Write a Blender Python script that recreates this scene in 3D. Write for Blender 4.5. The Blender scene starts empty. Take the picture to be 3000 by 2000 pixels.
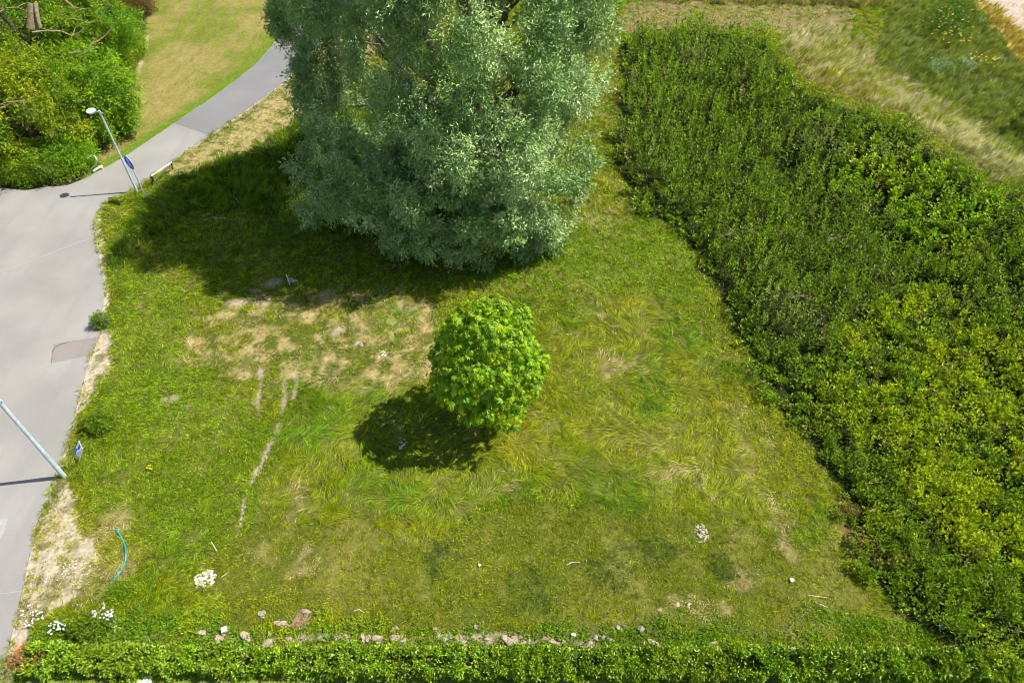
import bpy, bmesh, math, random
import numpy as np
from mathutils import Vector, Matrix
R = math.radians
SC = bpy.context.scene
COL = SC.collection
rng = np.random.default_rng(7)
random.seed(7)

# ------------------------------------------------------------------ camera
CAMH = 22.0
PITCH = R(47.2)                      # below the horizontal
FPX = 2050.0                         # focal length in photo pixels (3000 wide)
cam_d = bpy.data.cameras.new('camera')
cam_d.sensor_width = 36.0
cam_d.lens = FPX / 3000.0 * 36.0
cam_d.clip_start = 0.1
cam_d.clip_end = 3000.0
cam = bpy.data.objects.new('camera', cam_d)
cam.location = (0, 0, CAMH)
cam.rotation_euler = (R(90) - PITCH, 0, 0)
COL.objects.link(cam)
SC.camera = cam
SP, CP = math.sin(PITCH), math.cos(PITCH)

# ------------------------------------------------------------------ sky, sun, exposure
SUN_EL = R(54.5)
SUN_AZ = R(82.0)                     # clockwise from +Y (away from camera): sun stands right and a little beyond
world = bpy.data.worlds.new('World')
SC.world = world
world.use_nodes = True
wn = world.node_tree
bg = wn.nodes['Background']
sky = wn.nodes.new('ShaderNodeTexSky')
sky.sky_type = 'NISHITA'
sky.sun_disc = False
sky.sun_elevation = SUN_EL
sky.sun_rotation = SUN_AZ
wn.links.new(sky.outputs[0], bg.inputs[0])
bg.inputs[1].default_value = 0.10
sun_d = bpy.data.lights.new('sun', 'SUN')
sun_d.energy = 5.0
sun_d.angle = R(0.5)
sun_d.color = (1.0, 0.95, 0.86)
sun = bpy.data.objects.new('sun', sun_d)
sdir = Vector((math.sin(SUN_AZ) * math.cos(SUN_EL), math.cos(SUN_AZ) * math.cos(SUN_EL), math.sin(SUN_EL)))
sun.rotation_euler = (-sdir).to_track_quat('-Z', 'Y').to_euler()
COL.objects.link(sun)
SC.view_settings.view_transform = 'Standard'
SC.view_settings.look = 'None'
SC.view_settings.exposure = 0.60
SC.view_settings.gamma = 1.0
SC.render.engine = 'CYCLES'
SC.cycles.pixel_filter_type = 'BLACKMAN_HARRIS'
SC.cycles.filter_width = 1.0
SC.cycles.max_bounces = 6
SC.cycles.diffuse_bounces = 3
SC.cycles.transmission_bounces = 3
SC.cycles.glossy_bounces = 1
SC.cycles.caustics_reflective = False
SC.cycles.caustics_refractive = False

# ------------------------------------------------------------------ measuring: photo pixel -> point at height z
def gz(px, py, z=0.0):
    a = (np.asarray(px, float) - 1500.0) / FPX
    v = (np.asarray(py, float) - 1000.0) / FPX
    t = (CAMH - z) / (SP + v * CP)
    return a * t, (CP - v * SP) * t
def proj(x, y, z):
    d = y * CP + (CAMH - z) * SP
    return 1500 + FPX * x / d, 1000 - FPX * (y * SP - (CAMH - z) * CP) / d
def depth(x, y, z=0.0):
    return y * CP + (CAMH - z) * SP

# ------------------------------------------------------------------ noise
def vnoise(x, y, s, seed):
    x = np.asarray(x) / s + seed * 17.31; y = np.asarray(y) / s - seed * 9.17
    xi = np.floor(x).astype(np.int64); yi = np.floor(y).astype(np.int64)
    fx = x - xi; fy = y - yi
    fx = fx * fx * (3 - 2 * fx); fy = fy * fy * (3 - 2 * fy)
    def h(a, b):
        n = (a * 374761393 + b * 668265263 + seed * 1442695) & 0x7fffffff
        n = ((n ^ (n >> 13)) * 1274126177) & 0x7fffffff
        return ((n ^ (n >> 16)) & 0xffff) / 65535.0
    return (h(xi, yi) * (1 - fx) + h(xi + 1, yi) * fx) * (1 - fy) + (h(xi, yi + 1) * (1 - fx) + h(xi + 1, yi + 1) * fx) * fy
def fbm(x, y, s, seed, o=3):
    t = 0; a = .5; n = 0
    for i in range(o):
        t = t + a * vnoise(x, y, s / 2 ** i, seed + i * 5); n += a; a *= .55
    return t / n
def sst(a, b, x):
    t = np.clip((x - a) / (b - a), 0, 1); return t * t * (3 - 2 * t)

# ------------------------------------------------------------------ terrain: flat, a low bank rising at the right
RIDGE_PX = [(2150, 70, .3), (2350, 165, 1.3), (2500, 255, 1.7), (2650, 335, 1.9), (2820, 440, 1.9), (3000, 560, 1.9), (3300, 760, 1.7), (3700, 1000, 1.5)]
RP = []
for (a, b, h) in RIDGE_PX:
    X, Y = gz(a, b, h); RP.append((float(X), float(Y), h))
def poly_dist(x, y, pts, vals=None):
    x = np.asarray(x, float); y = np.asarray(y, float)
    best = np.full(x.shape, 1e9); side = np.zeros(x.shape); val = np.zeros(x.shape)
    for i in range(len(pts) - 1):
        ax, ay = pts[i][0], pts[i][1]; bx, by = pts[i + 1][0], pts[i + 1][1]
        dx, dy = bx - ax, by - ay; L2 = dx * dx + dy * dy
        t = np.clip(((x - ax) * dx + (y - ay) * dy) / L2, 0, 1)
        ex = x - ax - t * dx; ey = y - ay - t * dy
        d = np.hypot(ex, ey); m = d < best
        best = np.where(m, d, best); side = np.where(m, dx * ey - dy * ex, side)
        if vals is not None: val = np.where(m, vals[i] * (1 - t) + vals[i + 1] * t, val)
    return best, side, val
def hz(x, y):
    d, s, v = poly_dist(x, y, RP, [p[2] for p in RP])
    near = 1 - sst(0, 9.5, d)
    far = 1 - sst(0, 5.0, d) * .8
    return v * np.where(s < 0, near, far * (1 - sst(8, 25, d)))
def G(px, py, up=0.0):
    z = np.zeros(np.shape(px)) + 0.0
    for i in range(14):
        x, y = gz(px, py, z + up)
        z = .5 * z + .5 * hz(x, y)
    return x, y
def Gp(px, py, up=0.0):
    x, y = G(float(px), float(py), up)
    return Vector((float(x), float(y), float(hz(x, y)) + up))
def wpoly(pts):
    a = np.array(pts, float); x, y = G(a[:, 0], a[:, 1]); return np.stack([x, y], 1)
def pip(x, y, P):
    ins = np.zeros(np.shape(x), bool); n = len(P); j = n - 1
    for i in range(n):
        xi, yi = P[i]; xj, yj = P[j]
        c = ((yi > y) != (yj > y)) & (x < (xj - xi) * (y - yi) / (yj - yi + 1e-12) + xi)
        ins ^= c; j = i
    return ins

# ------------------------------------------------------------------ zones (outlines measured on the ground)
PATH_L = [(872, -90), (858, 0), (835, 85), (792, 140), (750, 190), (640, 275), (510, 361), (379, 451), (298, 498), (240, 527), (191, 547), (140, 545), (80, 560), (0, 549), (-400, 520)]
ROAD_R = [(1045, -90), (1010, 0), (978, 84), (933, 147), (890, 189), (835, 240), (750, 303), (617, 396), (520, 461), (469, 499), (440, 516), (414, 536), (376, 562), (330, 578), (303, 592), (287, 630), (272, 680), (284, 722), (298, 790), (307, 850), (300, 905), (283, 985), (270, 1035), (245, 1110), (218, 1215), (200, 1290), (165, 1385), (140, 1440), (100, 1565), (62, 1740), (30, 1880), (0, 1990), (-60, 2200)]
ROAD_PX = PATH_L + [(-900, 500), (-900, 2200)] + ROAD_R[::-1]
Z = {}
def zone(n, pts): Z[n] = wpoly(pts)
def rag(pts, amp=.03, step=.25, seed=1):
    a = wpoly(pts); out = []
    for i in range(len(a)):
        p, q = a[i], a[(i + 1) % len(a)]; L = np.hypot(*(q - p)); n = max(1, min(200, int(L / step)))
        for k in range(n):
            w = p + (q - p) * k / n
            out.append(w + amp * 2 * (np.array([fbm(w[0], w[1], .35, seed), fbm(w[0], w[1], .35, seed + 9)]) - .5))
    return np.array(out)
def smooth_px(pts, it=2):
    for _ in range(it):
        o = [pts[0]]
        for a, b in zip(pts[:-1], pts[1:]):
            o.append((a[0] * .75 + b[0] * .25, a[1] * .75 + b[1] * .25)); o.append((a[0] * .25 + b[0] * .75, a[1] * .25 + b[1] * .75))
        pts = o + [pts[-1]]
    return pts
ROAD_PX = smooth_px(PATH_L) + [(-900, 500), (-900, 2200)] + smooth_px(ROAD_R)[::-1]
ROAD = rag(ROAD_PX, .035, .3)
Z['road'] = ROAD
zone('lawn', [(430, -90), (436, 0), (425, 120), (400, 200), (372, 300), (330, 400), (275, 470), (250, 530), (298, 498), (379, 451), (510, 361), (640, 275), (750, 190), (792, 140), (835, 85), (858, 0), (872, -90)])
zone('grove', [(-900, 480), (0, 552), (80, 562), (140, 548), (191, 548), (240, 527), (275, 475), (330, 400), (372, 300), (400, 200), (425, 120), (436, 0), (430, -120), (-900, -120)])
zone('straw_verge', [(1045, -90), (1010, 0), (978, 84), (933, 147), (890, 189), (835, 240), (750, 303), (617, 396), (520, 461), (480, 500), (520, 520), (640, 470), (760, 425), (900, 340), (1010, 250), (1120, 120), (1250, -90)])
zone('sand_verge', [(283, 985), (300, 905), (330, 960), (322, 1030), (318, 1075), (290, 1130), (262, 1180), (215, 1235), (200, 1290), (175, 1370), (195, 1440), (225, 1480), (230, 1560), (265, 1650), (240, 1720), (150, 1760), (105, 1830), (95, 1890), (70, 1935), (50, 2000), (-60, 2200), (0, 1990), (30, 1880), (62, 1740), (100, 1565), (140, 1440), (165, 1385), (200, 1290), (218, 1215), (245, 1110), (270, 1035)])
zone('sand_edge', [(303, 592), (287, 630), (272, 680), (284, 722), (298, 790), (307, 850), (300, 905), (283, 985), (300, 985), (318, 900), (316, 840), (306, 760), (300, 700), (292, 660), (296, 630)])
zone('tallgrass', [(440, 590), (520, 520), (640, 470), (760, 425), (900, 340), (1010, 250), (1200, 300), (1300, 500), (1250, 700), (1000, 700), (880, 640), (700, 620), (600, 620), (520, 640), (420, 700), (350, 800), (320, 760), (380, 660)])
zone('weeds', [(1815, 120), (1810, 300), (1800, 480), (1860, 620), (1990, 700), (2060, 800), (2130, 950), (2230, 1100), (2330, 1250), (2430, 1420), (2500, 1600), (2620, 1800), (2760, 1900), (3000, 1990), (3500, 2300), (3500, 900), (3100, 640), (2870, 540), (2700, 410), (2520, 330), (2380, 285), (2300, 200), (2240, 120), (2050, 90)])
zone('weedcore', [(1830, 160), (1830, 500), (1990, 640), (2070, 760), (2150, 920), (2240, 1010), (2420, 1040), (2560, 960), (2640, 820), (2620, 640), (2480, 560), (2400, 400), (2250, 260), (2200, 150), (2000, 120)])
zone('weedlight', [(2420, 1040), (2560, 960), (2700, 900), (3000, 1050), (3400, 1300), (3400, 1750), (3000, 1700), (2700, 1560), (2500, 1350), (2400, 1180)])
zone('bramble', [(2420, 480), (2560, 470), (2760, 520), (2880, 620), (2900, 720), (2760, 730), (2640, 690), (2500, 620), (2380, 560)])
zone('blond', [(2290, 120), (2380, 70), (2480, 100), (2560, 170), (2680, 270), (2830, 360), (2960, 460), (3200, 600), (3200, 720), (3000, 600), (2880, 500), (2760, 410), (2660, 340), (2540, 300), (2430, 260), (2330, 220)])
zone('beyond', [(2500, -90), (2600, 0), (2560, 170), (2680, 270), (2830, 360), (2960, 460), (3300, 620), (3500, 600), (3500, -90)])
zone('golden', [(2800, -60), (2850, 10), (2900, 70), (2960, 150), (3050, 240), (3300, 420), (3300, 100), (3000, -60)])
zone('topsand', [(2840, -90), (2870, 0), (2930, 30), (2990, 100), (3100, 190), (3500, 420), (3500, -90)])
zone('topdry', [(1815, 10), (1815, 95), (2050, 90), (2240, 110), (2300, 100), (2380, 70), (2500, 90), (2500, 25), (2300, 12)])
zone('topfringe', [(1500, -90), (1800, -20), (1900, 12), (2500, 25), (2620, 20), (2640, -90)])
zone('meadow_dry', [(560, 930), (700, 880), (900, 860), (1150, 850), (1270, 900), (1280, 1080), (1150, 1160), (900, 1130), (760, 1130), (620, 1100), (540, 1020)])
zone('lodged', [(880, 1150), (1100, 1080), (1280, 1150), (1600, 900), (1900, 860), (2060, 1000), (2150, 1200), (2250, 1400), (2320, 1560), (2200, 1500), (1900, 1460), (1500, 1440), (1200, 1560), (900, 1560), (780, 1450), (820, 1280)])
zone('shortgrass', [(700, 1560), (1200, 1560), (1500, 1480), (1900, 1480), (2200, 1540), (2450, 1640), (2600, 1800), (2650, 1860), (700, 1830), (620, 1700)])
zone('hedgeweeds', [(60, 1870), (150, 1800), (500, 1790), (700, 1830), (1300, 1830), (1900, 1830), (2400, 1800), (2700, 1850), (3050, 1990), (2950, 2010), (60, 2010)])
zone('greenleft', [(330, 700), (420, 740), (560, 930), (560, 1050), (700, 1160), (820, 1280), (740, 1560), (560, 1640), (380, 1540), (280, 1480), (240, 1380), (260, 1200), (330, 1080)])
zone('greenright', [(1560, 720), (1800, 640), (2000, 720), (2060, 900), (1900, 880), (1640, 860), (1500, 820)])
zone('nearlawn', [(150, 1985), (3100, 1992), (3600, 2400), (-400, 2400), (60, 2000)])
zone('bankgrass', [(2640, -60), (2800, -40), (2880, 60), (2960, 160), (3100, 260), (3300, 620), (2960, 460), (2830, 360), (2680, 270), (2560, 170), (2580, 60)])

# soil and colour blotches seen in the meadow: px, py, rx, ry (photo pixels), kind
BLOT = [(740, 850, 40, 16, 'soil'), (795, 826, 24, 10, 'soil'), (768, 878, 40, 12, 'soil'), (690, 888, 26, 9, 'soil'), (650, 860, 16, 8, 'soil'), (1150, 900, 42, 11, 'soil'), (980, 970, 34, 14, 'soil'),
        (1060, 1010, 18, 12, 'soil'), (1240, 1060, 60, 30, 'straw'), (1130, 1090, 60, 24, 'straw'), (960, 1100, 50, 22, 'straw'), (1730, 920, 35, 20, 'straw'),
        (1640, 975, 25, 14, 'straw'), (1680, 985, 20, 10, 'straw'), (1800, 1080, 50, 35, 'straw'), (1820, 965, 20, 10, 'straw'), (1490, 1430, 60, 14, 'straw'),
        (1930, 1390, 45, 18, 'straw'), (2060, 1410, 24, 40, 'straw'), (1480, 1380, 50, 10, 'straw'), (2000, 1375, 30, 12, 'straw'), (870, 1500, 40, 60, 'straw'),
        (900, 1640, 50, 40, 'straw'), (1080, 1500, 60, 20, 'straw'), (760, 1620, 40, 50, 'straw'), (2180, 1700, 60, 30, 'straw'), (2090, 1790, 80, 30, 'straw'), (1980, 1760, 60, 20, 'straw'),
        (2300, 1560, 30, 90, 'straw'), (2200, 1370, 12, 50, 'straw'), (2250, 1290, 14, 50, 'straw'), (2160, 1200, 40, 30, 'straw'), (1730, 640, 70, 40, 'straw'), (1700, 600, 50, 26, 'straw'),
        (1930, 1620, 90, 55, 'dark'), (1790, 1680, 90, 50, 'dark'), (1560, 1700, 70, 60, 'dark'), (1530, 1770, 70, 30, 'dark'), (1280, 1640, 60, 50, 'dark'), (2120, 1660, 50, 40, 'dark'),
        (1990, 1000, 60, 40, 'fresh'), (1690, 900, 40, 20, 'fresh'), (1930, 1180, 70, 40, 'fresh'), (1130, 920, 60, 16, 'fresh'), (960, 1230, 60, 60, 'fresh'), (1150, 1460, 60, 30, 'fresh'),
        (300, 1540, 60, 60, 'straw'), (250, 1740, 60, 40, 'straw'), (310, 1690, 50, 60, 'straw'), (350, 1850, 50, 30, 'soil'), (420, 1870, 26, 14, 'soil'), (300, 1830, 25, 14, 'soil'),
        (2500, 1580, 70, 50, 'rust'), (2600, 1660, 60, 40, 'rust'), (2480, 1500, 40, 30, 'rust'), (1500, 980, 20, 10, 'straw'), (640, 1040, 40, 22, 'straw'), (560, 1060, 30, 14, 'straw'), (500, 1170, 26, 10, 'soil'),
        (560, 1190, 30, 10, 'soil'), (580, 1010, 16, 24, 'straw'), (1360, 1870, 300, 12, 'soil'), (900, 1872, 200, 10, 'soil'), (1600, 1878, 250, 10, 'soil'), (2280, 1900, 60, 10, 'soil'), (590, 1560, 10, 10, 'straw')]
BL = []
for (a, b, c, d, k) in BLOT:
    p = Gp(a, b); q = Gp(a + c, b); r = Gp(a, b + d)
    BL.append((p.x, p.y, (q - p).length, (r - p).length, k))
RUTS = [[(836, 1118), (838, 1160), (832, 1195), (826, 1235), (812, 1262), (795, 1295), (780, 1330), (766, 1362), (745, 1400)],
        [(745, 1400), (728, 1440), (716, 1470), (706, 1520), (698, 1570)], [(765, 1080), (768, 1110), (760, 1150), (757, 1180)], [(873, 1095), (870, 1130), (860, 1170)], [(757, 1195), (756, 1215)]]
RUTW = [.12, .05, .10, .10, .08]
RUT = [[tuple(gz(a, b)) for a, b in r] for r in RUTS]

def rut_mask(x, y):
    m = np.zeros(np.shape(x))
    for r, w in zip(RUT, RUTW):
        d, _, _ = poly_dist(x, y, r)
        w2 = w * (.25 + 1.3 * vnoise(x, y, .3, 44))
        m = np.maximum(m, 1 - sst(w2 * .8, w2 * 1.3, d))
    return m
def blots(x, y):
    out = {k: np.zeros(np.shape(x)) for k in ('soil', 'straw', 'dark', 'fresh', 'rust')}
    w = (fbm(x, y, .9, 71, 4) - .5) * 2.6 + (fbm(x, y, .22, 72, 2) - .5) * 1.2
    for (cx, cy, rx, ry, k) in BL:
        r = np.hypot((x - cx) / rx, (y - cy) / ry)
        m = np.abs(x - cx) < rx * 2.5
        out[k] = np.maximum(out[k], np.where(m, 1 - sst(.45, 1.2, r + w), 0))
    return out
def zmask(x, y, j=.5):
    """which zone each point lies in, with wobbly borders"""
    xj = x + j * 2 * (fbm(x, y, 1.6, 3) - .5) + .25 * (rng.random(np.shape(x)) - .5)
    yj = y + j * 3 * (fbm(x, y, 1.6, 23) - .5) + .25 * (rng.random(np.shape(x)) - .5)
    m = {k: pip(xj, yj, P) for k, P in Z.items() if k not in ('road', 'lawn', 'sand_edge', 'nearlawn', 'grove')}
    for k in ('lawn', 'road', 'sand_edge', 'nearlawn', 'grove'):
        m[k] = pip(x + (xj - x) * .12, y + (yj - y) * .12, Z[k]) if k != 'road' else pip(x, y, Z[k])
    return m

# ------------------------------------------------------------------ object helpers
def tag(o, label=None, cat=None, group=None, kind=None):
    if label: o['label'] = label
    if cat: o['category'] = cat
    if group: o['group'] = group
    if kind: o['kind'] = kind
    return o
def empty(name, loc, label, cat, group=None, rz=0.0):
    o = bpy.data.objects.new(name, None); o.empty_display_size = .3
    o.location = loc; o.rotation_euler = (0, 0, rz); COL.objects.link(o)
    return tag(o, label, cat, group)
def link(name, me, parent=None, mat=None):
    o = bpy.data.objects.new(name, me); COL.objects.link(o)
    if mat and not me.materials: me.materials.append(mat)
    if parent: o.parent = parent
    return o
def mesh_np(name, V, F, C=None, smooth=False):
    """V (n,3); F (m,k) all faces of one size; C (n,3) colours"""
    me = bpy.data.meshes.new(name)
    V = np.ascontiguousarray(V, dtype=np.float32); F = np.ascontiguousarray(F, dtype=np.int32)
    k = F.shape[1]
    me.vertices.add(len(V)); me.vertices.foreach_set('co', V.ravel())
    me.loops.add(F.size); me.loops.foreach_set('vertex_index', F.ravel())
    me.polygons.add(len(F)); me.polygons.foreach_set('loop_start', np.arange(0, F.size, k, dtype=np.int32))
    if smooth: me.polygons.foreach_set('use_smooth', np.ones(len(F), bool))
    if C is not None:
        at = me.color_attributes.new('tint', 'FLOAT_COLOR', 'POINT')
        c4 = np.ones((len(V), 4), np.float32); c4[:, :3] = C
        at.data.foreach_set('color', c4.ravel())
    me.update(calc_edges=True)
    return me
def norm(a):
    return a / np.maximum(np.linalg.norm(a, axis=-1, keepdims=True), 1e-9)
def kites(P, D, N, L, W, C, fold='leaf', bend=0.0):
    """leaf or blade shaped quads: base, two shoulders, tip"""
    n = len(P); D = norm(D); S = norm(np.cross(D, N)); U = norm(np.cross(S, D))
    L = np.broadcast_to(L, n)[:, None]; W = np.broadcast_to(W, n)[:, None]; bend = np.broadcast_to(bend, n)[:, None]
    mid = P + D * L * .48 + U * bend * L * .35
    tip = P + D * L - U * bend * L * .25
    V = np.empty((n, 4, 3), np.float32)
    V[:, 0] = P; V[:, 1] = mid + S * W * .5; V[:, 2] = tip; V[:, 3] = mid - S * W * .5
    b = np.arange(n)[:, None] * 4
    if fold == 'leaf':
        V[:, 1] += U * W * .12; V[:, 3] += U * W * .12
        F = np.concatenate([b + np.array([[0, 1, 2]]), b + np.array([[0, 2, 3]])])
    else:
        F = np.concatenate([b + np.array([[0, 1, 3]]), b + np.array([[1, 2, 3]])])
    CC = np.repeat(C[:, None, :], 4, 1).reshape(-1, 3)
    return V.reshape(-1, 3), F, CC
class Bag:
    def __init__(s): s.V = []; s.F = []; s.C = []; s.n = 0
    def add(s, V, F, C):
        s.V.append(V); s.F.append(F + s.n); s.C.append(C); s.n += len(V)
    def mesh(s, name): return mesh_np(name, np.concatenate(s.V), np.concatenate(s.F), np.concatenate(s.C))
def rdir(n):
    return norm(rng.normal(size=(n, 3)))

class MB:
    """collects tubes, boxes, discs for one mesh"""
    def __init__(s): s.v = []; s.f = []
    def tube(s, pts, r, seg=10, caps=True):
        pts = [Vector(p) for p in pts]; rr = r if isinstance(r, (list, tuple)) else [r] * len(pts)
        base = len(s.v); prev = None
        for i, p in enumerate(pts):
            t = (pts[min(i + 1, len(pts) - 1)] - pts[max(i - 1, 0)]).normalized()
            if prev is None:
                a = t.orthogonal().normalized()
            else:
                a = (prev - t * prev.dot(t)).normalized()
            prev = a; b = t.cross(a)
            for k in range(seg):
                th = 2 * math.pi * k / seg
                s.v.append(p + (a * math.cos(th) + b * math.sin(th)) * rr[i])
        for i in range(len(pts) - 1):
            for k in range(seg):
                k2 = (k + 1) % seg
                s.f.append((base + i * seg + k, base + i * seg + k2, base + (i + 1) * seg + k2, base + (i + 1) * seg + k))
        if caps:
            s.f.append(tuple(base + k for k in range(seg))[::-1]); s.f.append(tuple(base + (len(pts) - 1) * seg + k for k in range(seg)))
        return s
    def box(s, c, sx, sy, sz, M=None):
        base = len(s.v); M = M or Matrix.Identity(3)
        for dx in (-1, 1):
            for dy in (-1, 1):
                for dz in (-1, 1):
                    s.v.append(Vector(c) + M @ Vector((dx * sx / 2, dy * sy / 2, dz * sz / 2)))
        for f in ((0, 1, 3, 2), (4, 6, 7, 5), (0, 4, 5, 1), (2, 3, 7, 6), (0, 2, 6, 4), (1, 5, 7, 3)):
            s.f.append(tuple(base + k for k in f))
        return s
    def prism(s, poly, o, ax, ay, an, th):
        """polygon (list of 2d) in plane ax, ay extruded th along an"""
        base = len(s.v); n = len(poly)
        for h in (0, th):
            for (a, b) in poly: s.v.append(Vector(o) + ax * a + ay * b + an * h)
        s.f.append(tuple(base + k for k in range(n))[::-1]); s.f.append(tuple(base + n + k for k in range(n)))
        for k in range(n):
            k2 = (k + 1) % n; s.f.append((base + k, base + k2, base + n + k2, base + n + k))
        return s
    def lathe(s, prof, o=(0, 0, 0), seg=24, sx=1, sy=1):
        base = len(s.v)
        for (r, z) in prof:
            for k in range(seg):
                th = 2 * math.pi * k / seg; s.v.append(Vector(o) + Vector((r * math.cos(th) * sx, r * math.sin(th) * sy, z)))
        for i in range(len(prof) - 1):
            for k in range(seg):
                k2 = (k + 1) % seg; s.f.append((base + i * seg + k, base + i * seg + k2, base + (i + 1) * seg + k2, base + (i + 1) * seg + k))
        s.f.append(tuple(base + k for k in range(seg))[::-1]); s.f.append(tuple(base + (len(prof) - 1) * seg + k for k in range(seg)))
        return s
    def build(s, name, mat, parent=None, smooth=False):
        me = bpy.data.meshes.new(name); me.from_pydata([tuple(v) for v in s.v], [], s.f)
        bm = bmesh.new(); bm.from_mesh(me); bmesh.ops.recalc_face_normals(bm, faces=bm.faces); bm.to_mesh(me); bm.free()
        if smooth:
            me.polygons.foreach_set('use_smooth', np.ones(len(me.polygons), bool))
            me.set_sharp_from_angle(angle=R(40))
        me.materials.append(mat)
        return link(name, me, parent)

# ------------------------------------------------------------------ materials
def newmat(name):
    m = bpy.data.materials.new(name); m.use_nodes = True; nt = m.node_tree; nt.nodes.clear()
    out = nt.nodes.new('ShaderNodeOutputMaterial'); return m, nt, out
def leafmat(name, trans=.35, gloss=.06, rough=.45, back=None, tr_tint=(1.15, 1.25, .45)):
    m, nt, out = newmat(name); N = nt.nodes.new; Lk = nt.links.new
    at = N('ShaderNodeAttribute'); at.attribute_name = 'tint'
    col = at.outputs['Color']
    if back:
        g = N('ShaderNodeNewGeometry'); mx = N('ShaderNodeMix'); mx.data_type = 'RGBA'
        ml = N('ShaderNodeMath'); ml.operation = 'MULTIPLY'; ml.inputs[1].default_value = back[3]
        Lk(g.outputs['Backfacing'], ml.inputs[0]); Lk(ml.outputs[0], mx.inputs[0]); Lk(col, mx.inputs[6]); mx.inputs[7].default_value = (*back[:3], 1); col = mx.outputs[2]
    df = N('ShaderNodeBsdfDiffuse'); Lk(col, df.inputs[0])
    tl = N('ShaderNodeBsdfTranslucent'); tm = N('ShaderNodeMix'); tm.data_type = 'RGBA'; tm.blend_type = 'MULTIPLY'; tm.inputs[0].default_value = 1
    Lk(col, tm.inputs[6]); tm.inputs[7].default_value = (*tr_tint, 1); Lk(tm.outputs[2], tl.inputs[0])
    a = N('ShaderNodeMixShader'); a.inputs[0].default_value = trans; Lk(df.outputs[0], a.inputs[1]); Lk(tl.outputs[0], a.inputs[2])
    gl = N('ShaderNodeBsdfGlossy'); gl.inputs['Roughness'].default_value = rough; gl.inputs[0].default_value = (1, 1, 1, 1)
    b = N('ShaderNodeMixShader'); b.inputs[0].default_value = gloss; Lk(a.outputs[0], b.inputs[1]); Lk(gl.outputs[0], b.inputs[2])
    Lk(b.outputs[0], out.inputs[0]); return m
def plainmat(name, col, rough=.6, metal=0.0, var=.15, scale=8.0, bump=.0, bscale=30., col2=None, spec=.5):
    m, nt, out = newmat(name); N = nt.nodes.new; Lk = nt.links.new
    p = N('ShaderNodeBsdfPrincipled'); p.inputs['Roughness'].default_value = rough; p.inputs['Metallic'].default_value = metal
    p.inputs['Specular IOR Level'].default_value = spec
    tc = N('ShaderNodeTexCoord'); nz = N('ShaderNodeTexNoise'); nz.inputs['Scale'].default_value = scale; nz.inputs['Detail'].default_value = 6
    Lk(tc.outputs['Object'], nz.inputs['Vector'])
    rp = N('ShaderNodeMapRange'); rp.inputs[1].default_value = .35; rp.inputs[2].default_value = .65; Lk(nz.outputs[0], rp.inputs[0])
    mx = N('ShaderNodeMix'); mx.data_type = 'RGBA'; Lk(rp.outputs[0], mx.inputs[0])
    c2 = col2 or tuple(c * (1 - var) for c in col)
    mx.inputs[6].default_value = (*c2, 1); mx.inputs[7].default_value = (*col, 1); Lk(mx.outputs[2], p.inputs['Base Color'])
    if bump:
        n2 = N('ShaderNodeTexNoise'); n2.inputs['Scale'].default_value = bscale; n2.inputs['Detail'].default_value = 5; Lk(tc.outputs['Object'], n2.inputs['Vector'])
        bp = N('ShaderNodeBump'); bp.inputs['Strength'].default_value = bump; bp.inputs['Distance'].default_value = .03; Lk(n2.outputs[0], bp.inputs['Height']); Lk(bp.outputs[0], p.inputs['Normal'])
    Lk(p.outputs[0], out.inputs[0]); return m

M_GRASS = leafmat('grass_blades', .38, .012, .5)
M_WEED = leafmat('weed_leaves', .38, .015, .4)
M_WILLOW = leafmat('willow_leaves', .10, .05, .38, back=(.50, .60, .33, .35))
M_CHEST = leafmat('chestnut_leaves', .42, .02, .4)
M_ASH = leafmat('ash_leaves', .40, .015, .45)
M_HEDGE = leafmat('laurel_leaves', .25, .035, .35)
M_BARK = plainmat('bark', (.20, .15, .09), .95, col2=(.09, .065, .04), scale=5, bump=.6, bscale=14)
M_BARKL = plainmat('pale_bark', (.42, .31, .17), .9, col2=(.25, .18, .10), scale=6, bump=.4)
M_STEEL = plainmat('galvanised_steel', (.58, .66, .72), .4, .1, scale=5, var=.25)
M_WHITE = plainmat('white_paint', (.86, .86, .85), .45, scale=4, var=.1)
M_BLUE = plainmat('blue_sign_face', (.004, .11, .75), .7, scale=3, var=.1)
M_BLACK = plainmat('black_plastic', (.015, .015, .018), .5)
M_WORN = plainmat('worn_white_tube', (.66, .63, .58), .55, scale=9, col2=(.42, .35, .29))
M_HOSE = plainmat('blue_plastic_pipe', (.01, .36, .60), .3, scale=10, var=.3)
M_CLAY = plainmat('dry_clay', (.44, .365, .28), .97, scale=4, col2=(.33, .26, .19), bump=.9, bscale=16)
M_CLAYD = plainmat('damp_clay', (.34, .27, .22), .97, scale=4, col2=(.23, .18, .15), bump=.9, bscale=16)
M_CHALK = plainmat('white_rubble', (.80, .76, .68), .9, scale=6, col2=(.58, .54, .46), bump=.7, bscale=18)
M_GREYRUB = plainmat('beige_rubble', (.62, .54, .42), .95, scale=9, col2=(.38, .31, .23), bump=.8, bscale=22)
M_STONE = plainmat('grey_boulder', (.36, .32, .26), .9, scale=5, col2=(.20, .18, .14), bump=.6)
M_PINK = plainmat('pink_boulder', (.55, .38, .29), .9, scale=4, col2=(.38, .28, .22), bump=.6)
M_CONC = plainmat('pale_concrete', (.66, .64, .58), .85, scale=7, col2=(.50, .49, .44), bump=.3)

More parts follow.
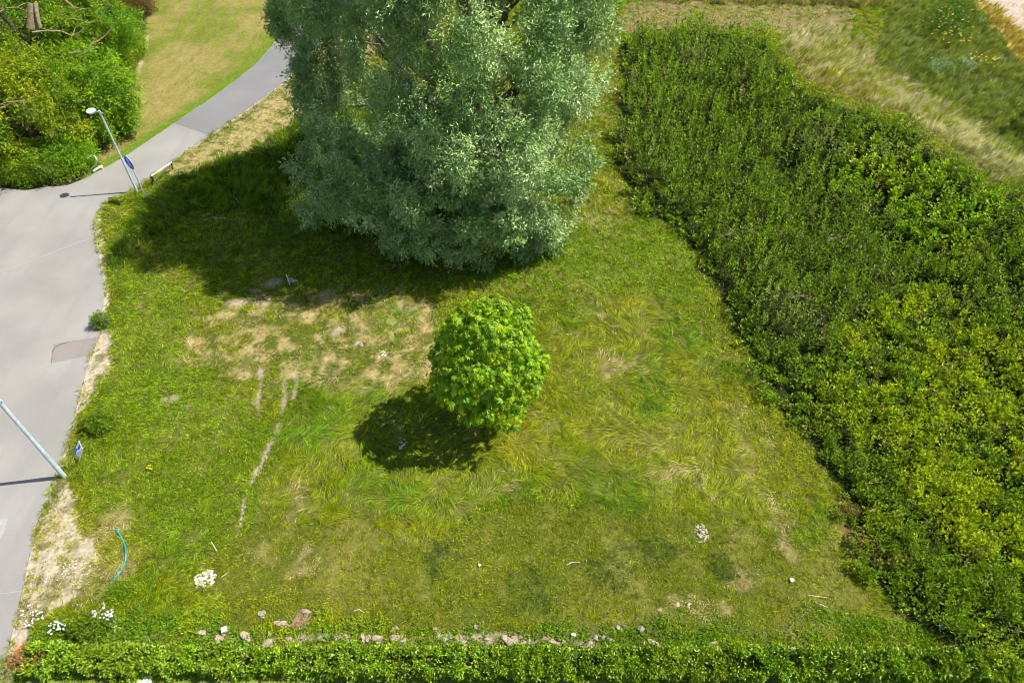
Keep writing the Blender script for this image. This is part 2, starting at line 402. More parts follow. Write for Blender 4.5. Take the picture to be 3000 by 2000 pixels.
# ------------------------------------------------------------------ ground sheet
def zone_colour(x, y):
    """ground colour between the plants, with the shade in their gaps painted in"""
    n = len(x); z = zmask(x, y, .45); b = blots(x, y)
    f1 = fbm(x, y, 2.2, 11); f2 = fbm(x, y, .5, 12)
    c = np.empty((n, 3)); c[:] = (.085, .105, .012)  # dark green base: shade in the gaps between blades is painted in
    def mix(col, w):
        w = np.clip(w, 0, 1)[:, None]; c[:] = c * (1 - w) + np.array(col) * w
    mix((.22, .19, .05), sst(.5, .66, f1) * .35 + sst(.55, .72, f2) * .3)
    mix((.018, .028, .005), z['weeds'] * .97); mix((.045, .07, .010), z['tallgrass'] * .9)  # near-black under weeds, dark under tall grass: gap shade put into the colour
    mix((.38, .29, .13), z['meadow_dry'] * sst(.42, .6, f2) * .8)
    mix((.10, .11, .03), z['hedgeweeds'] * .8)
    mix((.17, .20, .04), z['nearlawn'] * 1.); mix((.40, .31, .14), z['straw_verge'] * sst(.3, .5, f2) * .8)
    mix((.22, .165, .08), z['topdry'] * (.5 + .5 * sst(.35, .6, f2)))
    mix((.25, .20, .06), z['blond'] * .6); mix((.10, .12, .03), z['bankgrass'] * .8); mix((.42, .32, .10), z['golden'] * .8)
    mix((.42, .35, .27), z['topsand'] * 1.)
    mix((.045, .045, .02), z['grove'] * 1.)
    mix((.30, .23, .10), b['straw'] * sst(.45, .62, f2) * .6); mix((.36, .285, .20), b['soil'] * sst(.38, .55, f2) * .85)
    mix((.22, .13, .06), b['rust'] * .5)
    sv = z['sand_verge'] | z['sand_edge']
    mix((.45, .375, .27), sv * (.25 + .75 * sst(.3, .5, f2)))
    mix((.54, .45, .34), np.where(z['grove'] | z['lawn'], 0, 1) * (1 - sst(.02, .20, poly_dist(x, y, [tuple(p) for p in wpoly(ROAD_R)])[0])) * .8)
    # mown lawn: soft curved mowing bands following the path
    dl, _, _ = poly_dist(x, y, [tuple(p) for p in wpoly(smooth_px(PATH_L[:10]))])
    band = .5 + .5 * np.sin(dl * 5.2 + 1.6 * (fbm(x, y, 3, 31) - .5))
    g = sst(.42, .66, fbm(x, y, 3.0, 33) + .18 * (f2 - .5) + .13 * (band - .5) - .22 * np.exp(-dl / .5) * -1 )
    lc = np.array((.275, .235, .075))[None] * (1 - g[:, None]) + np.array((.175, .20, .030))[None] * g[:, None]
    lc = lc * (.86 + .16 * f2[:, None] + .12 * band[:, None])
    edge = (1 - sst(.35, 1.1, dl + .5 * (f2 - .5)))[:, None]; lc = lc * (1 - edge) + np.array((.14, .21, .02)) * edge
    k = z['lawn']; c[k] = lc[k]
    # trampled bare strip along the lawn edge beside the bushes
    dg, _, _ = poly_dist(x, y, [tuple(p) for p in wpoly([(425, 110), (405, 190), (385, 240), (350, 360), (320, 420)])])
    mix((.50, .37, .22), z['lawn'] * (1 - sst(.1, .45, dg)) * sst(.3, .55, f2) * .9)
    mix((.36, .29, .20), rut_mask(x, y) * .8)
    c *= (.85 + .3 * rng.random(n))[:, None]
    return c, z
gx = np.concatenate([np.linspace(-900, -80, 12)[:-1], np.arange(-80, -32, .8), np.arange(-32, 40, .13), np.arange(40, 80, .8), np.linspace(80, 900, 12)])
gy = np.concatenate([np.linspace(-700, -6, 12)[:-1], np.arange(-6, 4, .8), np.arange(4, 36, .13), np.arange(36, 66, .2), np.arange(66, 100, .8), np.linspace(100, 1500, 14)])
XX, YY = np.meshgrid(gx, gy); xf, yf = XX.ravel(), YY.ravel()
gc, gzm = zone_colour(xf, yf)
zf = hz(xf, yf)
rough = (fbm(xf, yf, .6, 51) - .5) * .07
rd = pip(xf, yf, ROAD)
dr, _, _ = poly_dist(xf, yf, [tuple(p) for p in wpoly(ROAD_R)]); dl2, _, _ = poly_dist(xf, yf, [tuple(p) for p in wpoly(PATH_L)])
dd = np.minimum(dr, dl2)
zf = zf + np.where(rd, -.03, rough * sst(.3, 1.5, dd) - .01 + .05 * sst(.15, .8, dd) * (1 - gzm['lawn'])) - .06 * rut_mask(xf, yf)
nx, ny = len(gx), len(gy)
idx = np.arange(nx * ny).reshape(ny, nx)
F = np.stack([idx[:-1, :-1], idx[:-1, 1:], idx[1:, 1:], idx[1:, :-1]], -1).reshape(-1, 4)
m, nt, out = newmat('ground_soil'); N = nt.nodes.new; Lk = nt.links.new
at = N('ShaderNodeAttribute'); at.attribute_name = 'tint'
tc = N('ShaderNodeTexCoord'); n1 = N('ShaderNodeTexNoise'); n1.inputs['Scale'].default_value = 9; n1.inputs['Detail'].default_value = 8; n1.inputs['Roughness'].default_value = .7
Lk(tc.outputs['Object'], n1.inputs['Vector'])
rp = N('ShaderNodeMapRange'); rp.inputs[1].default_value = .3; rp.inputs[2].default_value = .7; rp.inputs[3].default_value = .6; rp.inputs[4].default_value = 1.35; Lk(n1.outputs[0], rp.inputs[0])
vm = N('ShaderNodeVectorMath'); vm.operation = 'SCALE'; Lk(at.outputs['Color'], vm.inputs[0]); Lk(rp.outputs[0], vm.inputs['Scale'])
p = N('ShaderNodeBsdfPrincipled'); p.inputs['Roughness'].default_value = 1; p.inputs['Specular IOR Level'].default_value = .1; Lk(vm.outputs[0], p.inputs['Base Color'])
n2 = N('ShaderNodeTexNoise'); n2.inputs['Scale'].default_value = 22; n2.inputs['Detail'].default_value = 6; Lk(tc.outputs['Object'], n2.inputs['Vector'])
bp = N('ShaderNodeBump'); bp.inputs['Strength'].default_value = .6; bp.inputs['Distance'].default_value = .04; Lk(n2.outputs[0], bp.inputs['Height']); Lk(bp.outputs[0], p.inputs['Normal'])
Lk(p.outputs[0], out.inputs[0]); M_GROUND = m
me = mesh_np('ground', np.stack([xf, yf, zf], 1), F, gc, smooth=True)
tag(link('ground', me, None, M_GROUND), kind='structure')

# ------------------------------------------------------------------ road and path (asphalt sheets)
def asphalt(name, base, alt, stain):
    m, nt, out = newmat(name); N = nt.nodes.new; Lk = nt.links.new
    tc = N('ShaderNodeTexCoord'); p = N('ShaderNodeBsdfPrincipled'); p.inputs['Roughness'].default_value = .9; p.inputs['Specular IOR Level'].default_value = .25
    a = N('ShaderNodeTexNoise'); a.inputs['Scale'].default_value = .35; a.inputs['Detail'].default_value = 5; Lk(tc.outputs['Object'], a.inputs['Vector'])
    r1 = N('ShaderNodeMapRange'); r1.inputs[1].default_value = .38; r1.inputs[2].default_value = .64; Lk(a.outputs[0], r1.inputs[0])
    mx = N('ShaderNodeMix'); mx.data_type = 'RGBA'; Lk(r1.outputs[0], mx.inputs[0]); mx.inputs[6].default_value = (*base, 1); mx.inputs[7].default_value = (*alt, 1)
    mp = N('ShaderNodeMapping'); mp.inputs['Scale'].default_value = (1.3, .12, 1); mp.inputs['Rotation'].default_value = (0, 0, R(-8)); Lk(tc.outputs['Object'], mp.inputs[0])
    b = N('ShaderNodeTexNoise'); b.inputs['Scale'].default_value = 1.1; b.inputs['Detail'].default_value = 4; Lk(mp.outputs[0], b.inputs['Vector'])
    r2 = N('ShaderNodeMapRange'); r2.inputs[1].default_value = .5; r2.inputs[2].default_value = .75; r2.inputs[4].default_value = .55; Lk(b.outputs[0], r2.inputs[0])
    m2 = N('ShaderNodeMix'); m2.data_type = 'RGBA'; Lk(r2.outputs[0], m2.inputs[0]); Lk(mx.outputs[2], m2.inputs[6]); m2.inputs[7].default_value = (*stain, 1)
    c = N('ShaderNodeTexNoise'); c.inputs['Scale'].default_value = 42; c.inputs['Detail'].default_value = 3; c.inputs['Roughness'].default_value = .8; Lk(tc.outputs['Object'], c.inputs['Vector'])
    r3 = N('ShaderNodeMapRange'); r3.inputs[1].default_value = .3; r3.inputs[2].default_value = .7; r3.inputs[3].default_value = .84; r3.inputs[4].default_value = 1.14; Lk(c.outputs[0], r3.inputs[0])
    vm = N('ShaderNodeVectorMath'); vm.operation = 'SCALE'; Lk(m2.outputs[2], vm.inputs[0]); Lk(r3.outputs[0], vm.inputs['Scale']); Lk(vm.outputs[0], p.inputs['Base Color'])
    bp = N('ShaderNodeBump'); bp.inputs['Strength'].default_value = .3; bp.inputs['Distance'].default_value = .01; Lk(c.outputs[0], bp.inputs['Height']); Lk(bp.outputs[0], p.inputs['Normal'])
    Lk(p.outputs[0], out.inputs[0]); return m
M_ROAD = asphalt('worn_asphalt', (.255, .243, .222), (.305, .292, .266), (.225, .220, .215))
M_PATHA = asphalt('grey_path_asphalt', (.185, .182, .18), (.21, .207, .203), (.195, .192, .19))
M_PATCH = asphalt('asphalt_patch', (.215, .19, .172), (.255, .228, .205), (.19, .165, .15))
M_SEAM = plainmat('sealed_seam', (.33, .325, .31), .9)
def sheet(name, poly, z, mat, kind='structure', thick=.0):
    bm = bmesh.new(); vs = [bm.verts.new((p[0], p[1], z)) for p in poly]; f = bm.faces.new(vs)
    if thick:
        r = bmesh.ops.extrude_face_region(bm, geom=[f])
        bmesh.ops.translate(bm, verts=[v for v in r['geom'] if isinstance(v, bmesh.types.BMVert)], vec=(0, 0, -thick))
    bmesh.ops.recalc_face_normals(bm, faces=bm.faces)
    bmesh.ops.triangulate(bm, faces=bm.faces[:])
    me = bpy.data.meshes.new(name); bm.to_mesh(me); bm.free(); me.materials.append(mat)
    return tag(link(name, me), kind=kind)
sheet('road', ROAD, .012, M_ROAD, thick=.05)
# the darker path beyond the joint lies as its own layer
pl = smooth_px([(890, -120)] + PATH_L[1:7]); pr = smooth_px([(1055, -120)] + ROAD_R[1:8])
pl = [q for q in pl if q[1] < 358] + [(512, 362)]; pr = [q for q in pr if q[1] < 392] + [(616, 397)]
pw = wpoly([(a + 1.5, b + .5) for a, b in pl] + [(a - 1.5, b - .5) for a, b in pr[::-1]])
sheet('path', pw, .020, M_PATHA)
sheet('asphalt_patch', wpoly([(150, 1064), (156, 1008), (284, 990), (283, 1006), (272, 1040)]), .017, M_PATCH)
sheet('asphalt_patch', wpoly([(-60, 1520), (24, 1518), (14, 1555), (-4, 1590), (-60, 1600)]), .017, plainmat('mended_asphalt', (.36, .35, .33), .9))
def seam(pts, w):
    P = wpoly(smooth_px(pts)); L = []; Rr = []
    for i in range(len(P)):
        t = P[min(i + 1, len(P) - 1)] - P[max(i - 1, 0)]; t = t / np.hypot(*t); nn = np.array([-t[1], t[0]]) * w * (.6 + .8 * random.random())
        L.append(P[i] + nn); Rr.append(P[i] - nn)
    return sheet('asphalt_seam', L + Rr[::-1], .017, M_SEAM)
seam([(-60, 815), (0, 797), (90, 765), (150, 742), (210, 718), (262, 700), (276, 697)], .035)
seam([(-60, 1742), (0, 1738), (30, 1736), (60, 1731)], .018)
seam([(150, 1064), (156, 1008), (284, 990)], .012)

# ------------------------------------------------------------------ scatter over the ground, thinning with distance
def scatter(n, power=2.6, y0=6.5, y1=82.0, margin=3.0):
    ys = np.linspace(y0, y1, 2000); dd = depth(0, ys); w = (1 / dd) ** power * (dd * .74 + margin)
    cdf = np.cumsum(w); cdf /= cdf[-1]
    y = np.interp(rng.random(n), cdf, ys); hw = depth(0, y) * .74 + margin
    x = (rng.random(n) * 2 - 1) * hw
    return x, y, depth(0, y) / 30.0
def colmix(c, col, w):
    w = np.clip(w, 0, 1)[:, None]; return c * (1 - w) + np.array(col) * w

# ---- meadow grass
def meadow(n):
    B_ = 12; nt_ = n // B_; n = nt_ * B_
    x0, y0, s = scatter(nt_, 2.6, 5.6)
    tid = np.repeat(np.arange(nt_), B_); s = s[tid]; sig = .045 + .05 * rng.random(nt_)[tid]
    x = x0[tid] + sig * rng.normal(size=n) * s ** .5; y = y0[tid] + sig * rng.normal(size=n) * s ** .5
    tq = rng.random(nt_); th = rng.normal(size=nt_); tv = rng.random(nt_); t4 = rng.random(nt_)
    z = zmask(x, y); b = blots(x, y); r = .6 * tq[tid] + .4 * rng.random(n)
    f1 = fbm(x, y, 3.0, 61); f2 = fbm(x, y, .9, 62); f3 = fbm(x, y, .35, 63); f4 = fbm(x, y, 5.5, 64)
    dens = np.full(n, .95)
    dens *= 1 - .45 * sst(.55, .75, f2) ; 
    dens = np.where(z['meadow_dry'], dens * (.35 + .6 * sst(.3, .55, 1 - f2)), dens)
    sv = z['sand_verge'] | z['sand_edge']
    dens = np.where(sv, .95 * sst(.34, .54, f3 * .55 + f2 * .45), dens)
    dens *= 1 - .93 * b['soil']; dens *= 1 - .97 * rut_mask(x, y); dens *= 1 - .25 * b['straw']
    dens = np.where(z['topsand'], .25 * sst(.5, .6, f3), dens)
    dens = np.where(z['topdry'], .9, dens)
    dens = np.where(z['road'] | z['grove'] | z['lawn'], 0, dens)
    dens = np.where(z['weeds'] & ~z['blond'], .05, dens)
    dens = np.where(z['hedgeweeds'], dens * .6, dens)
    k = r < dens
    x, y, s, tid = x[k], y[k], s[k], tid[k]; z = {a: v[k] for a, v in z.items()}; b = {a: v[k] for a, v in b.items()}
    f1, f2, f3, f4 = f1[k], f2[k], f3[k], f4[k]; n = len(x); u = rng.random(n); u2 = rng.random(n)
    # length, lean, heading
    L = (.12 + .10 * u + .08 * f1) * (.6 + .95 * tv[tid])
    lean = .75 + .5 * u2
    L = np.where(z['lodged'], L * 1.75, L); L = np.where(z['shortgrass'], L * .62, L); L = np.where(z['greenleft'], L * .9, L)
    L = np.where(z['tallgrass'], L * 2.0, L); L = np.where(z['nearlawn'], .06 + .03 * u, L)
    L = np.where(z['bankgrass'] | z['golden'], L * 1.9, L); L = np.where(z['blond'], L * 2.1, L); L = np.where(z['topfringe'], L * 2.6, L)
    L = np.where(z['topdry'] | z['straw_verge'], L * .7, L); L = np.where(z['meadow_dry'], L * .8, L)
    L = np.where(z['sand_verge'], L * .6, L)
    lean = np.where(z['lodged'], 1.15 + .45 * u2, lean); lean = np.where(z['tallgrass'] | z['topfringe'], .35 + .4 * u2, lean)
    lean = np.where(z['bankgrass'] | z['blond'] | z['golden'], .55 + .45 * u2, lean)
    lean = np.where(z['straw_verge'], 1.2, lean)
    head = 6.28 * 1.7 * fbm(x, y, 2.6, 66) + 1.6 * (fbm(x, y, .5, 67) - .5) * 2
    spread = np.where(z['lodged'], .45, 1.3); spread = np.where(z['bankgrass'] | z['blond'] | z['golden'], .5, spread); spread = np.where(z['tallgrass'], 1.0, spread)
    head = np.where(z['bankgrass'] | z['blond'] | z['golden'], R(25) + .5 * (f2 - .5), head)
    head = head + spread * (.75 * th[tid] + .45 * rng.normal(size=n))
    D = np.stack([np.cos(head) * np.sin(lean), np.sin(head) * np.sin(lean), np.cos(lean)], 1)
    # colours
    c = np.empty((n, 3)); c[:] = (.345, .42, .004)
    c = colmix(c, (.20, .37, .004), sst(.45, .7, f1 * .6 + f3 * .4)); c = colmix(c, (.43, .44, .008), sst(.5, .72, f4))
    c = colmix(c, (.26, .41, .006), z['greenleft'] * .7); c = colmix(c, (.24, .41, .008), z['greenright'] * .7)
    c = colmix(c, (.31, .34, .005), z['shortgrass'] * .75)
    c = colmix(c, (.20, .33, .012), z['tallgrass'] * .8); c = colmix(c, (.19, .33, .010), z['nearlawn'] * .9)
    c = colmix(c, (.30, .37, .02), z['bankgrass'] * .8); c = colmix(c, (.15, .21, .04), z['bankgrass'] * sst(.45, .6, f2) * .5)
    c = colmix(c, (.85, .74, .42), z['blond'] * (t4[tid] > .25 + .5 * sst(.35, .6, fbm(x, y, 1.5, 68))) * .95); c = colmix(c, (.66, .46, .07), z['golden'] * .8)
    c = colmix(c, (.48, .38, .18), z['topfringe'] * .6); c = colmix(c, (.50, .40, .22), z['topdry'] * (t4[tid] > .5) * .8)
    c = colmix(c, (.54, .44, .22), z['straw_verge'] * (u > .4) * .85)
    c = colmix(c, (.52, .42, .21), z['meadow_dry'] * sst(.36, .6, f3 * .6 + f2 * .4) * (u > .25) * .85)
    c = colmix(c, (.66, .54, .28), (b['straw'] * .62 > t4[tid]) * .85); c = colmix(c, (.075, .15, .018), (b['dark'] * .8 > tq[tid]) * .8)
    c = colmix(c, (.16, .38, .006), (b['fresh'] * .8 > t4[tid]) * .7); c = colmix(c, (.30, .17, .05), (b['rust'] * .6 > t4[tid]) * .7)
    dry = (.5 * t4[tid] + .5 * rng.random(n) < .10 + .16 * sst(.52, .7, f2) + .07 * z['lodged']); c = colmix(c, (.60, .50, .20), dry * .7 * ~z['nearlawn'])
    c = colmix(c, (.52, .42, .24), (z['sand_verge']) * (u > .5) * .7)
    c *= ((.62 + .72 * rng.random(n) ** 1.2) * (.45 + .85 * rng.random(nt_)[tid]))[:, None]
    W = (.011 + .009 * rng.random(n)) * np.maximum(s, .8) ** 1.1 * np.where(z['nearlawn'], .8, 1)
    W = W * np.where(z['lodged'] | z['bankgrass'] | z['blond'], .85, 1.15)
    L = L * np.maximum(s, .9) ** .35
    P = np.stack([x, y, hz(x, y)], 1)
    Nn = norm(np.stack([np.zeros(n), np.zeros(n), np.ones(n)], 1) + .8 * rng.normal(size=(n, 3)))
    return kites(P, D, Nn, L, W, c, 'blade', .25 + .5 * rng.random(n)), (x, y, z)
Q = 1.0
(V, F, C), _ = meadow(int(1500000 * Q))
me = mesh_np('meadow_grass', V, F, C)
tag(link('meadow_grass', me, None, M_GRASS), 'rough yellow-green meadow grass with straw patches covering the plot', 'grass', kind='stuff')

# ---- mown lawn blades
x, y, s = scatter(900000, 2.0, 25, 85)
k = pip(x, y, Z['lawn']); x, y, s = x[k], y[k], s[k]; n = len(x)
cg, _ = zone_colour(x, y)
head = rng.random(n) * 6.28; lean = .9 + .4 * rng.random(n)
V, F, C = kites(np.stack([x, y, np.zeros(n)], 1), np.stack([np.cos(head) * np.sin(lean), np.sin(head) * np.sin(lean), np.cos(lean)], 1), rdir(n) + np.array((0, 0, 1.)), .05 + .03 * rng.random(n), .016 * s, cg * (.85 + .45 * rng.random(n))[:, None] * 1.15, 'blade', .4)
tag(link('mown_lawn', mesh_np('mown_lawn', V, F, C), None, M_GRASS), 'short sunburnt mown lawn between the grove and the curved path', 'lawn', kind='stuff')

# ---- tall weeds: stems clothed with leaves
def weeds(n):
    x, y, s = scatter(n, 2.2, 5.6, 70, 5)
    # keep stems in loose clumps
    z = zmask(x, y, 1.5); f2 = fbm(x, y, 1.1, 81); f3 = fbm(x, y, .45, 82)
    k = z['weeds'] & ~(z['blond'] & (rng.random(n) < .85)) & ~z['topdry'] & (rng.random(n) < np.where(z['weedcore'], .24, .28) + 1.0 * sst(.42, .60, f2 * .35 + f3 * .65))
    x, y, s = x[k], y[k], s[k]; z = {a: v[k] for a, v in z.items()}; f2, f3 = f2[k], f3[k]; n = len(x)
    core = z['weedcore']; light = z['weedlight']; bram = z['bramble']
    db, _, _ = poly_dist(x, y, [tuple(q) for q in wpoly([(1850, 560), (1990, 690), (2060, 790), (2130, 940), (2230, 1090), (2330, 1240), (2430, 1410), (2500, 1590), (2620, 1790)])])
    edge = sst(0, 1.6, db)
    H = np.where(core, 1.0 + .8 * rng.random(n), .55 + .35 * rng.random(n)) * (.7 + .6 * f2) * (.45 + .55 * edge)
    H = np.where(bram, .6 + .3 * rng.random(n), H)
    K = 16
    t = rng.random((n, K)) ** .75 * .72 + .28
    big = fbm(x, y, 4, 84)
    base = np.empty((n, 3)); base[:] = (.20, .315, .010)
    base = colmix(base, (.175, .285, .010), core * .8); base = colmix(base, (.40, .47, .006), light * (rng.random(n) < .12 + .75 * sst(.42, .58, big * .6 + f2 * .4)))
    base = colmix(base, (.30, .46, .02), bram * .6); base = colmix(base, (.25, .29, .08), sst(.6, .75, big) * .7); base = colmix(base, (.34, .42, .012), (rng.random(n) < .8 * sst(.5, .66, fbm(x, y, 2.2, 85))) * ~core * .8)
    b = blots(x, y)['rust']; base = colmix(base, (.28, .19, .07), b * (rng.random(n) < .6) * .8)
    dead = rng.random(n) < .03; base = colmix(base, (.33, .24, .13), dead * .9)
    base *= (.55 + .9 * rng.random(n))[:, None]
    az = rng.random((n, K)) * 6.283
    rad = np.where(core, .035, .07)[:, None] * (1.1 - t) * 2
    tx, ty = .16 * rng.normal(size=n), .12 * rng.normal(size=n)
    px = x[:, None] + tx[:, None] * t * H[:, None] + np.cos(az) * rad; py = y[:, None] + ty[:, None] * t * H[:, None] + np.sin(az) * rad
    pz = hz(x, y)[:, None] + H[:, None] * t
    up = .25 + .9 * rng.random((n, K)) + .8 * (t > .88)
    D = np.stack([np.cos(az), np.sin(az), up], -1).reshape(-1, 3)
    P = np.stack([px, py, pz], -1).reshape(-1, 3)
    Nn = np.array((0, 0, 1.)) + .55 * rng.normal(size=P.shape)
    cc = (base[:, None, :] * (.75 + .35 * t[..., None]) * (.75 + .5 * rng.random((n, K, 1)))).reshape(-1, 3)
    yl = rng.random(len(cc)) < .05; cc[yl] = cc[yl] * .4 + np.array((.28, .28, .05)) * .6
    sz = (np.where(light | bram, 1.15, .95)[:, None] * (1.15 - .35 * t) * np.maximum(s, .9)[:, None] ** .8).reshape(-1)
    L = (.10 + .075 * rng.random(len(P))) * sz; W = L * (.40 + .12 * rng.random(len(P))) * np.repeat(np.where(bram, 1.35, 1.), K)
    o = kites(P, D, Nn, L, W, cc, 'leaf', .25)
    return o, (x, y, H, n)
B = Bag()
(V, F, C), (wx, wy, wH, wn_) = weeds(int(105000 * Q))
B.add(V, F, C)
# stems
n = wn_; sx = wx; sy = wy
P = np.stack([sx, sy, hz(sx, sy)], 1); D = np.stack([.1 * rng.normal(size=n), .1 * rng.normal(size=n), np.ones(n)], 1)
B.add(*kites(P, D, rdir(n), wH * 1.02, np.full(n, .022), np.tile((.12, .11, .04), (n, 1)) * (.6 + .8 * rng.random((n, 1))), 'blade', 0))
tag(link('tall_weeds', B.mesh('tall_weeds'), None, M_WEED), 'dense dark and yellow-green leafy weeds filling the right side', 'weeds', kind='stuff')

# ---- broad-leaved ground cover: strip beside the hedge, rosettes in the meadow, fringe of the grove
def cover(n):
    x, y, s = scatter(n, 2.6)
    z = zmask(x, y); f2 = fbm(x, y, .8, 91); f3 = fbm(x, y, .3, 92); r = rng.random(n); b = blots(x, y)
    d = .05 + .22 * sst(.6, .72, f3 * .6 + f2 * .4)
    d = np.where(z['hedgeweeds'], .35 + .9 * sst(.38, .58, f2), d); d = np.where(z['greenleft'], .28 + .4 * sst(.45, .6, f3), d); d = np.where(z['greenright'], .6, d)
    d = np.where(z['shortgrass'], d * .8 + b['dark'] * .5, d)
    d = np.where(z['topdry'], .8 * sst(.45, .6, f2), d); d = np.where(z['tallgrass'], .15, d); d = np.where(z['lodged'], d * .5, d)
    d = np.where(z['grove'], 1., d); d = np.where(z['sand_verge'], .15 * sst(.55, .65, f3), d)
    d = np.where(z['road'] | z['lawn'] | z['nearlawn'] | z['topsand'], 0, d); d *= 1 - .9 * rut_mask(x, y); d *= 1 - .8 * b['soil'] * (1 - .5 * z['hedgeweeds'])
    d = np.where(z['weeds'], 0, d)
    dro, _, _ = poly_dist(x, y, [tuple(gz(700, 1870)), tuple(gz(1000, 1872)), tuple(gz(1500, 1878)), tuple(gz(1930, 1888))]); d = d * np.where(dro < .2, .5, 1)
    k = r < d; x, y, s = x[k], y[k], s[k]; z = {a: v[k] for a, v in z.items()}; f2 = f2[k]; f3 = f3[k]; dk = b['dark'][k]; n = len(x)
    K = 5
    az = rng.random((n, K)) * 6.283; el = .25 + .9 * rng.random((n, K))
    c = np.empty((n, 3)); c[:] = (.22, .40, .006); c = colmix(c, (.38, .46, .008), sst(.45, .65, fbm(x, y, 1.4, 93)) * .8); c = colmix(c, (.13, .28, .012), z['hedgeweeds'] * sst(.35, .55, fbm(x, y, 1.1, 94)) * .8)
    c = colmix(c, (.08, .17, .025), dk * .8); c = colmix(c, (.16, .26, .012), z['grove'] * .7)
    c *= (.75 + .5 * rng.random(n))[:, None]
    hgt = np.where(z['hedgeweeds'], .03 + .16 * f2, .02 + .07 * rng.random(n)); hgt = np.where(z['grove'], .15 + .35 * f2, hgt)
    P = np.stack([x[:, None] + .03 * rng.normal(size=(n, K)), y[:, None] + .03 * rng.normal(size=(n, K)), hz(x, y)[:, None] + hgt[:, None] * rng.random((n, K))], -1).reshape(-1, 3)
    D = np.stack([np.cos(az) * np.cos(el), np.sin(az) * np.cos(el), np.sin(el)], -1).reshape(-1, 3)
    sz = np.repeat(np.where(z['hedgeweeds'], 1.25, 1.) * np.where(z['shortgrass'], .75, 1) * np.maximum(s, .85) ** .7, K)
    L = (.06 + .055 * rng.random(n * K)) * sz; W = L * .40
    cc = np.repeat(c, K, 0) * (.75 + .5 * rng.random((n * K, 1)))
    return kites(P, D, np.array((0, 0, 1.)) + .5 * rng.normal(size=P.shape), L, W, cc, 'leaf', .2)
V, F, C = cover(int(230000 * Q))
tag(link('leafy_ground_cover', mesh_np('leafy_ground_cover', V, F, C), None, M_WEED), 'small broad-leaved herbs among the grass and beside the hedge', 'ground cover', kind='stuff')

# ------------------------------------------------------------------ trees
def limb_path(a, b, sag=.0, n=6, wob=.12):
    a, b = Vector(a), Vector(b); L = (b - a).length; out = []
    for i in range(n + 1):
        t = i / n; p = a.lerp(b, t); p.z += sag * math.sin(math.pi * t)
        if 0 < i < n: p += Vector((random.uniform(-1, 1), random.uniform(-1, 1), random.uniform(-.5, .5))) * wob * L * .15
        out.append(p)
    return out
def taper(r0, r1, n): return [r0 + (r1 - r0) * (i / n) ** .8 for i in range(n + 1)]
def blobs_on(C, rx, ry, rz, n, r0, r1, zmin=.0, cover=.82, zbias=0.0):
    out = []; tries = 0
    while len(out) < n and tries < n * 400:
        tries += 1
        d = np.array([random.gauss(0, 1), random.gauss(0, 1), random.gauss(0, 1)]); d /= np.linalg.norm(d)
        r = random.uniform(r0, r1); k = cover * random.uniform(.86, 1.06)
        p = np.array(C) + d * np.array((rx, ry, rz)) * k
        if p[2] < zmin + r * .7: continue
        if all(np.linalg.norm(p - q[0]) > (r + q[1]) * .50 for q in out): out.append((p, r, d))
    return out
def subdivide_blobs(bl, C, m, k0, k1, jit=.25):
    out = []; C = np.array(C, float)
    for (p, r, d) in bl:
        o = (p - C) / max(np.linalg.norm(p - C), 1e-6)
        for _ in range(m):
            while True:
                q = np.array([random.gauss(0, 1), random.gauss(0, 1), random.gauss(0, 1)]); q /= np.linalg.norm(q)
                if q @ o > -.45: break
            out.append((p + q * r * random.uniform(.55, 1.0 + jit) * np.array((1, 1, 1.15)), r * random.uniform(k0, k1), q))
    return out
def blob_leaves(blobs, C, sprays_m2, per, L, W, cols, spread=.16, droop=.5, zs=1.2, up=.5, bw=.5, inner=.25, rngseed=None):
    bag = Bag(); C = np.array(C, float)
    for (p, r, d) in blobs:
        ns = max(8, int(sprays_m2 * 4 * math.pi * r * r))
        dd = rdir(ns); out = norm((p - C)[None])[0]
        keep = (dd @ out) > -.35; dd = dd[keep]; ns = len(dd)
        rr = r * (.78 + .30 * rng.random(ns)); inn = rng.random(ns) < inner; rr[inn] *= .35 + .5 * rng.random(inn.sum())
        lump = 1 + .22 * np.sin(dd[:, 0] * 5 + p[0] * 3) * np.sin(dd[:, 2] * 6 + p[1] * 2)
        sp = p + dd * (rr * lump)[:, None] * np.array((1, 1, zs))
        bc = cols[rng.integers(0, len(cols), 1)[0]] * (.8 + .4 * random.random())
        sc = (bc * bw + cols[rng.integers(0, len(cols), ns)] * (1 - bw)) * (.75 + .5 * rng.random((ns, 1)))
        n = ns * per; o = np.repeat(dd, per, 0)
        ax = norm(dd * .8 + .6 * rng.normal(size=(ns, 3)) + np.array((0, 0, -droop))); axr = np.repeat(ax, per, 0)
        P = np.repeat(sp, per, 0) + axr * (spread * 3.2 * (rng.random(n) - .3))[:, None] + spread * .38 * rng.normal(size=(n, 3))
        D = norm(axr + .55 * rng.normal(size=(n, 3)))
        Nn = norm(o * .6 + np.array((0, 0, up)) + .55 * rng.normal(size=(n, 3)))
        cc = np.repeat(sc, per, 0) * (.8 + .4 * rng.random((n, 1)))
        P[:, 2] = np.maximum(P[:, 2], .06)
        bag.add(*kites(P, D, Nn, L * (.75 + .5 * rng.random(n)), W * (.8 + .4 * rng.random(n)), cc, 'leaf', .15))
    return bag

# ---- the big willow
WB = Vector((-2.2, 31.2, 0)); WC = (-2.2, 31.2, 10.2)
willow = empty('willow_tree', WB, 'huge silvery green willow with drooping crown, tallest tree in the middle', 'tree')
bl = blobs_on(WC, 6.6, 6.7, 10.2, 54, 1.1, 2.1, zmin=-.5)
bl = [q for q in bl if 880 + 1.0 * q[1] * 42 < proj(*q[0])[0] < 1830 - 1.0 * q[1] * 42 or q[0][2] > 15]
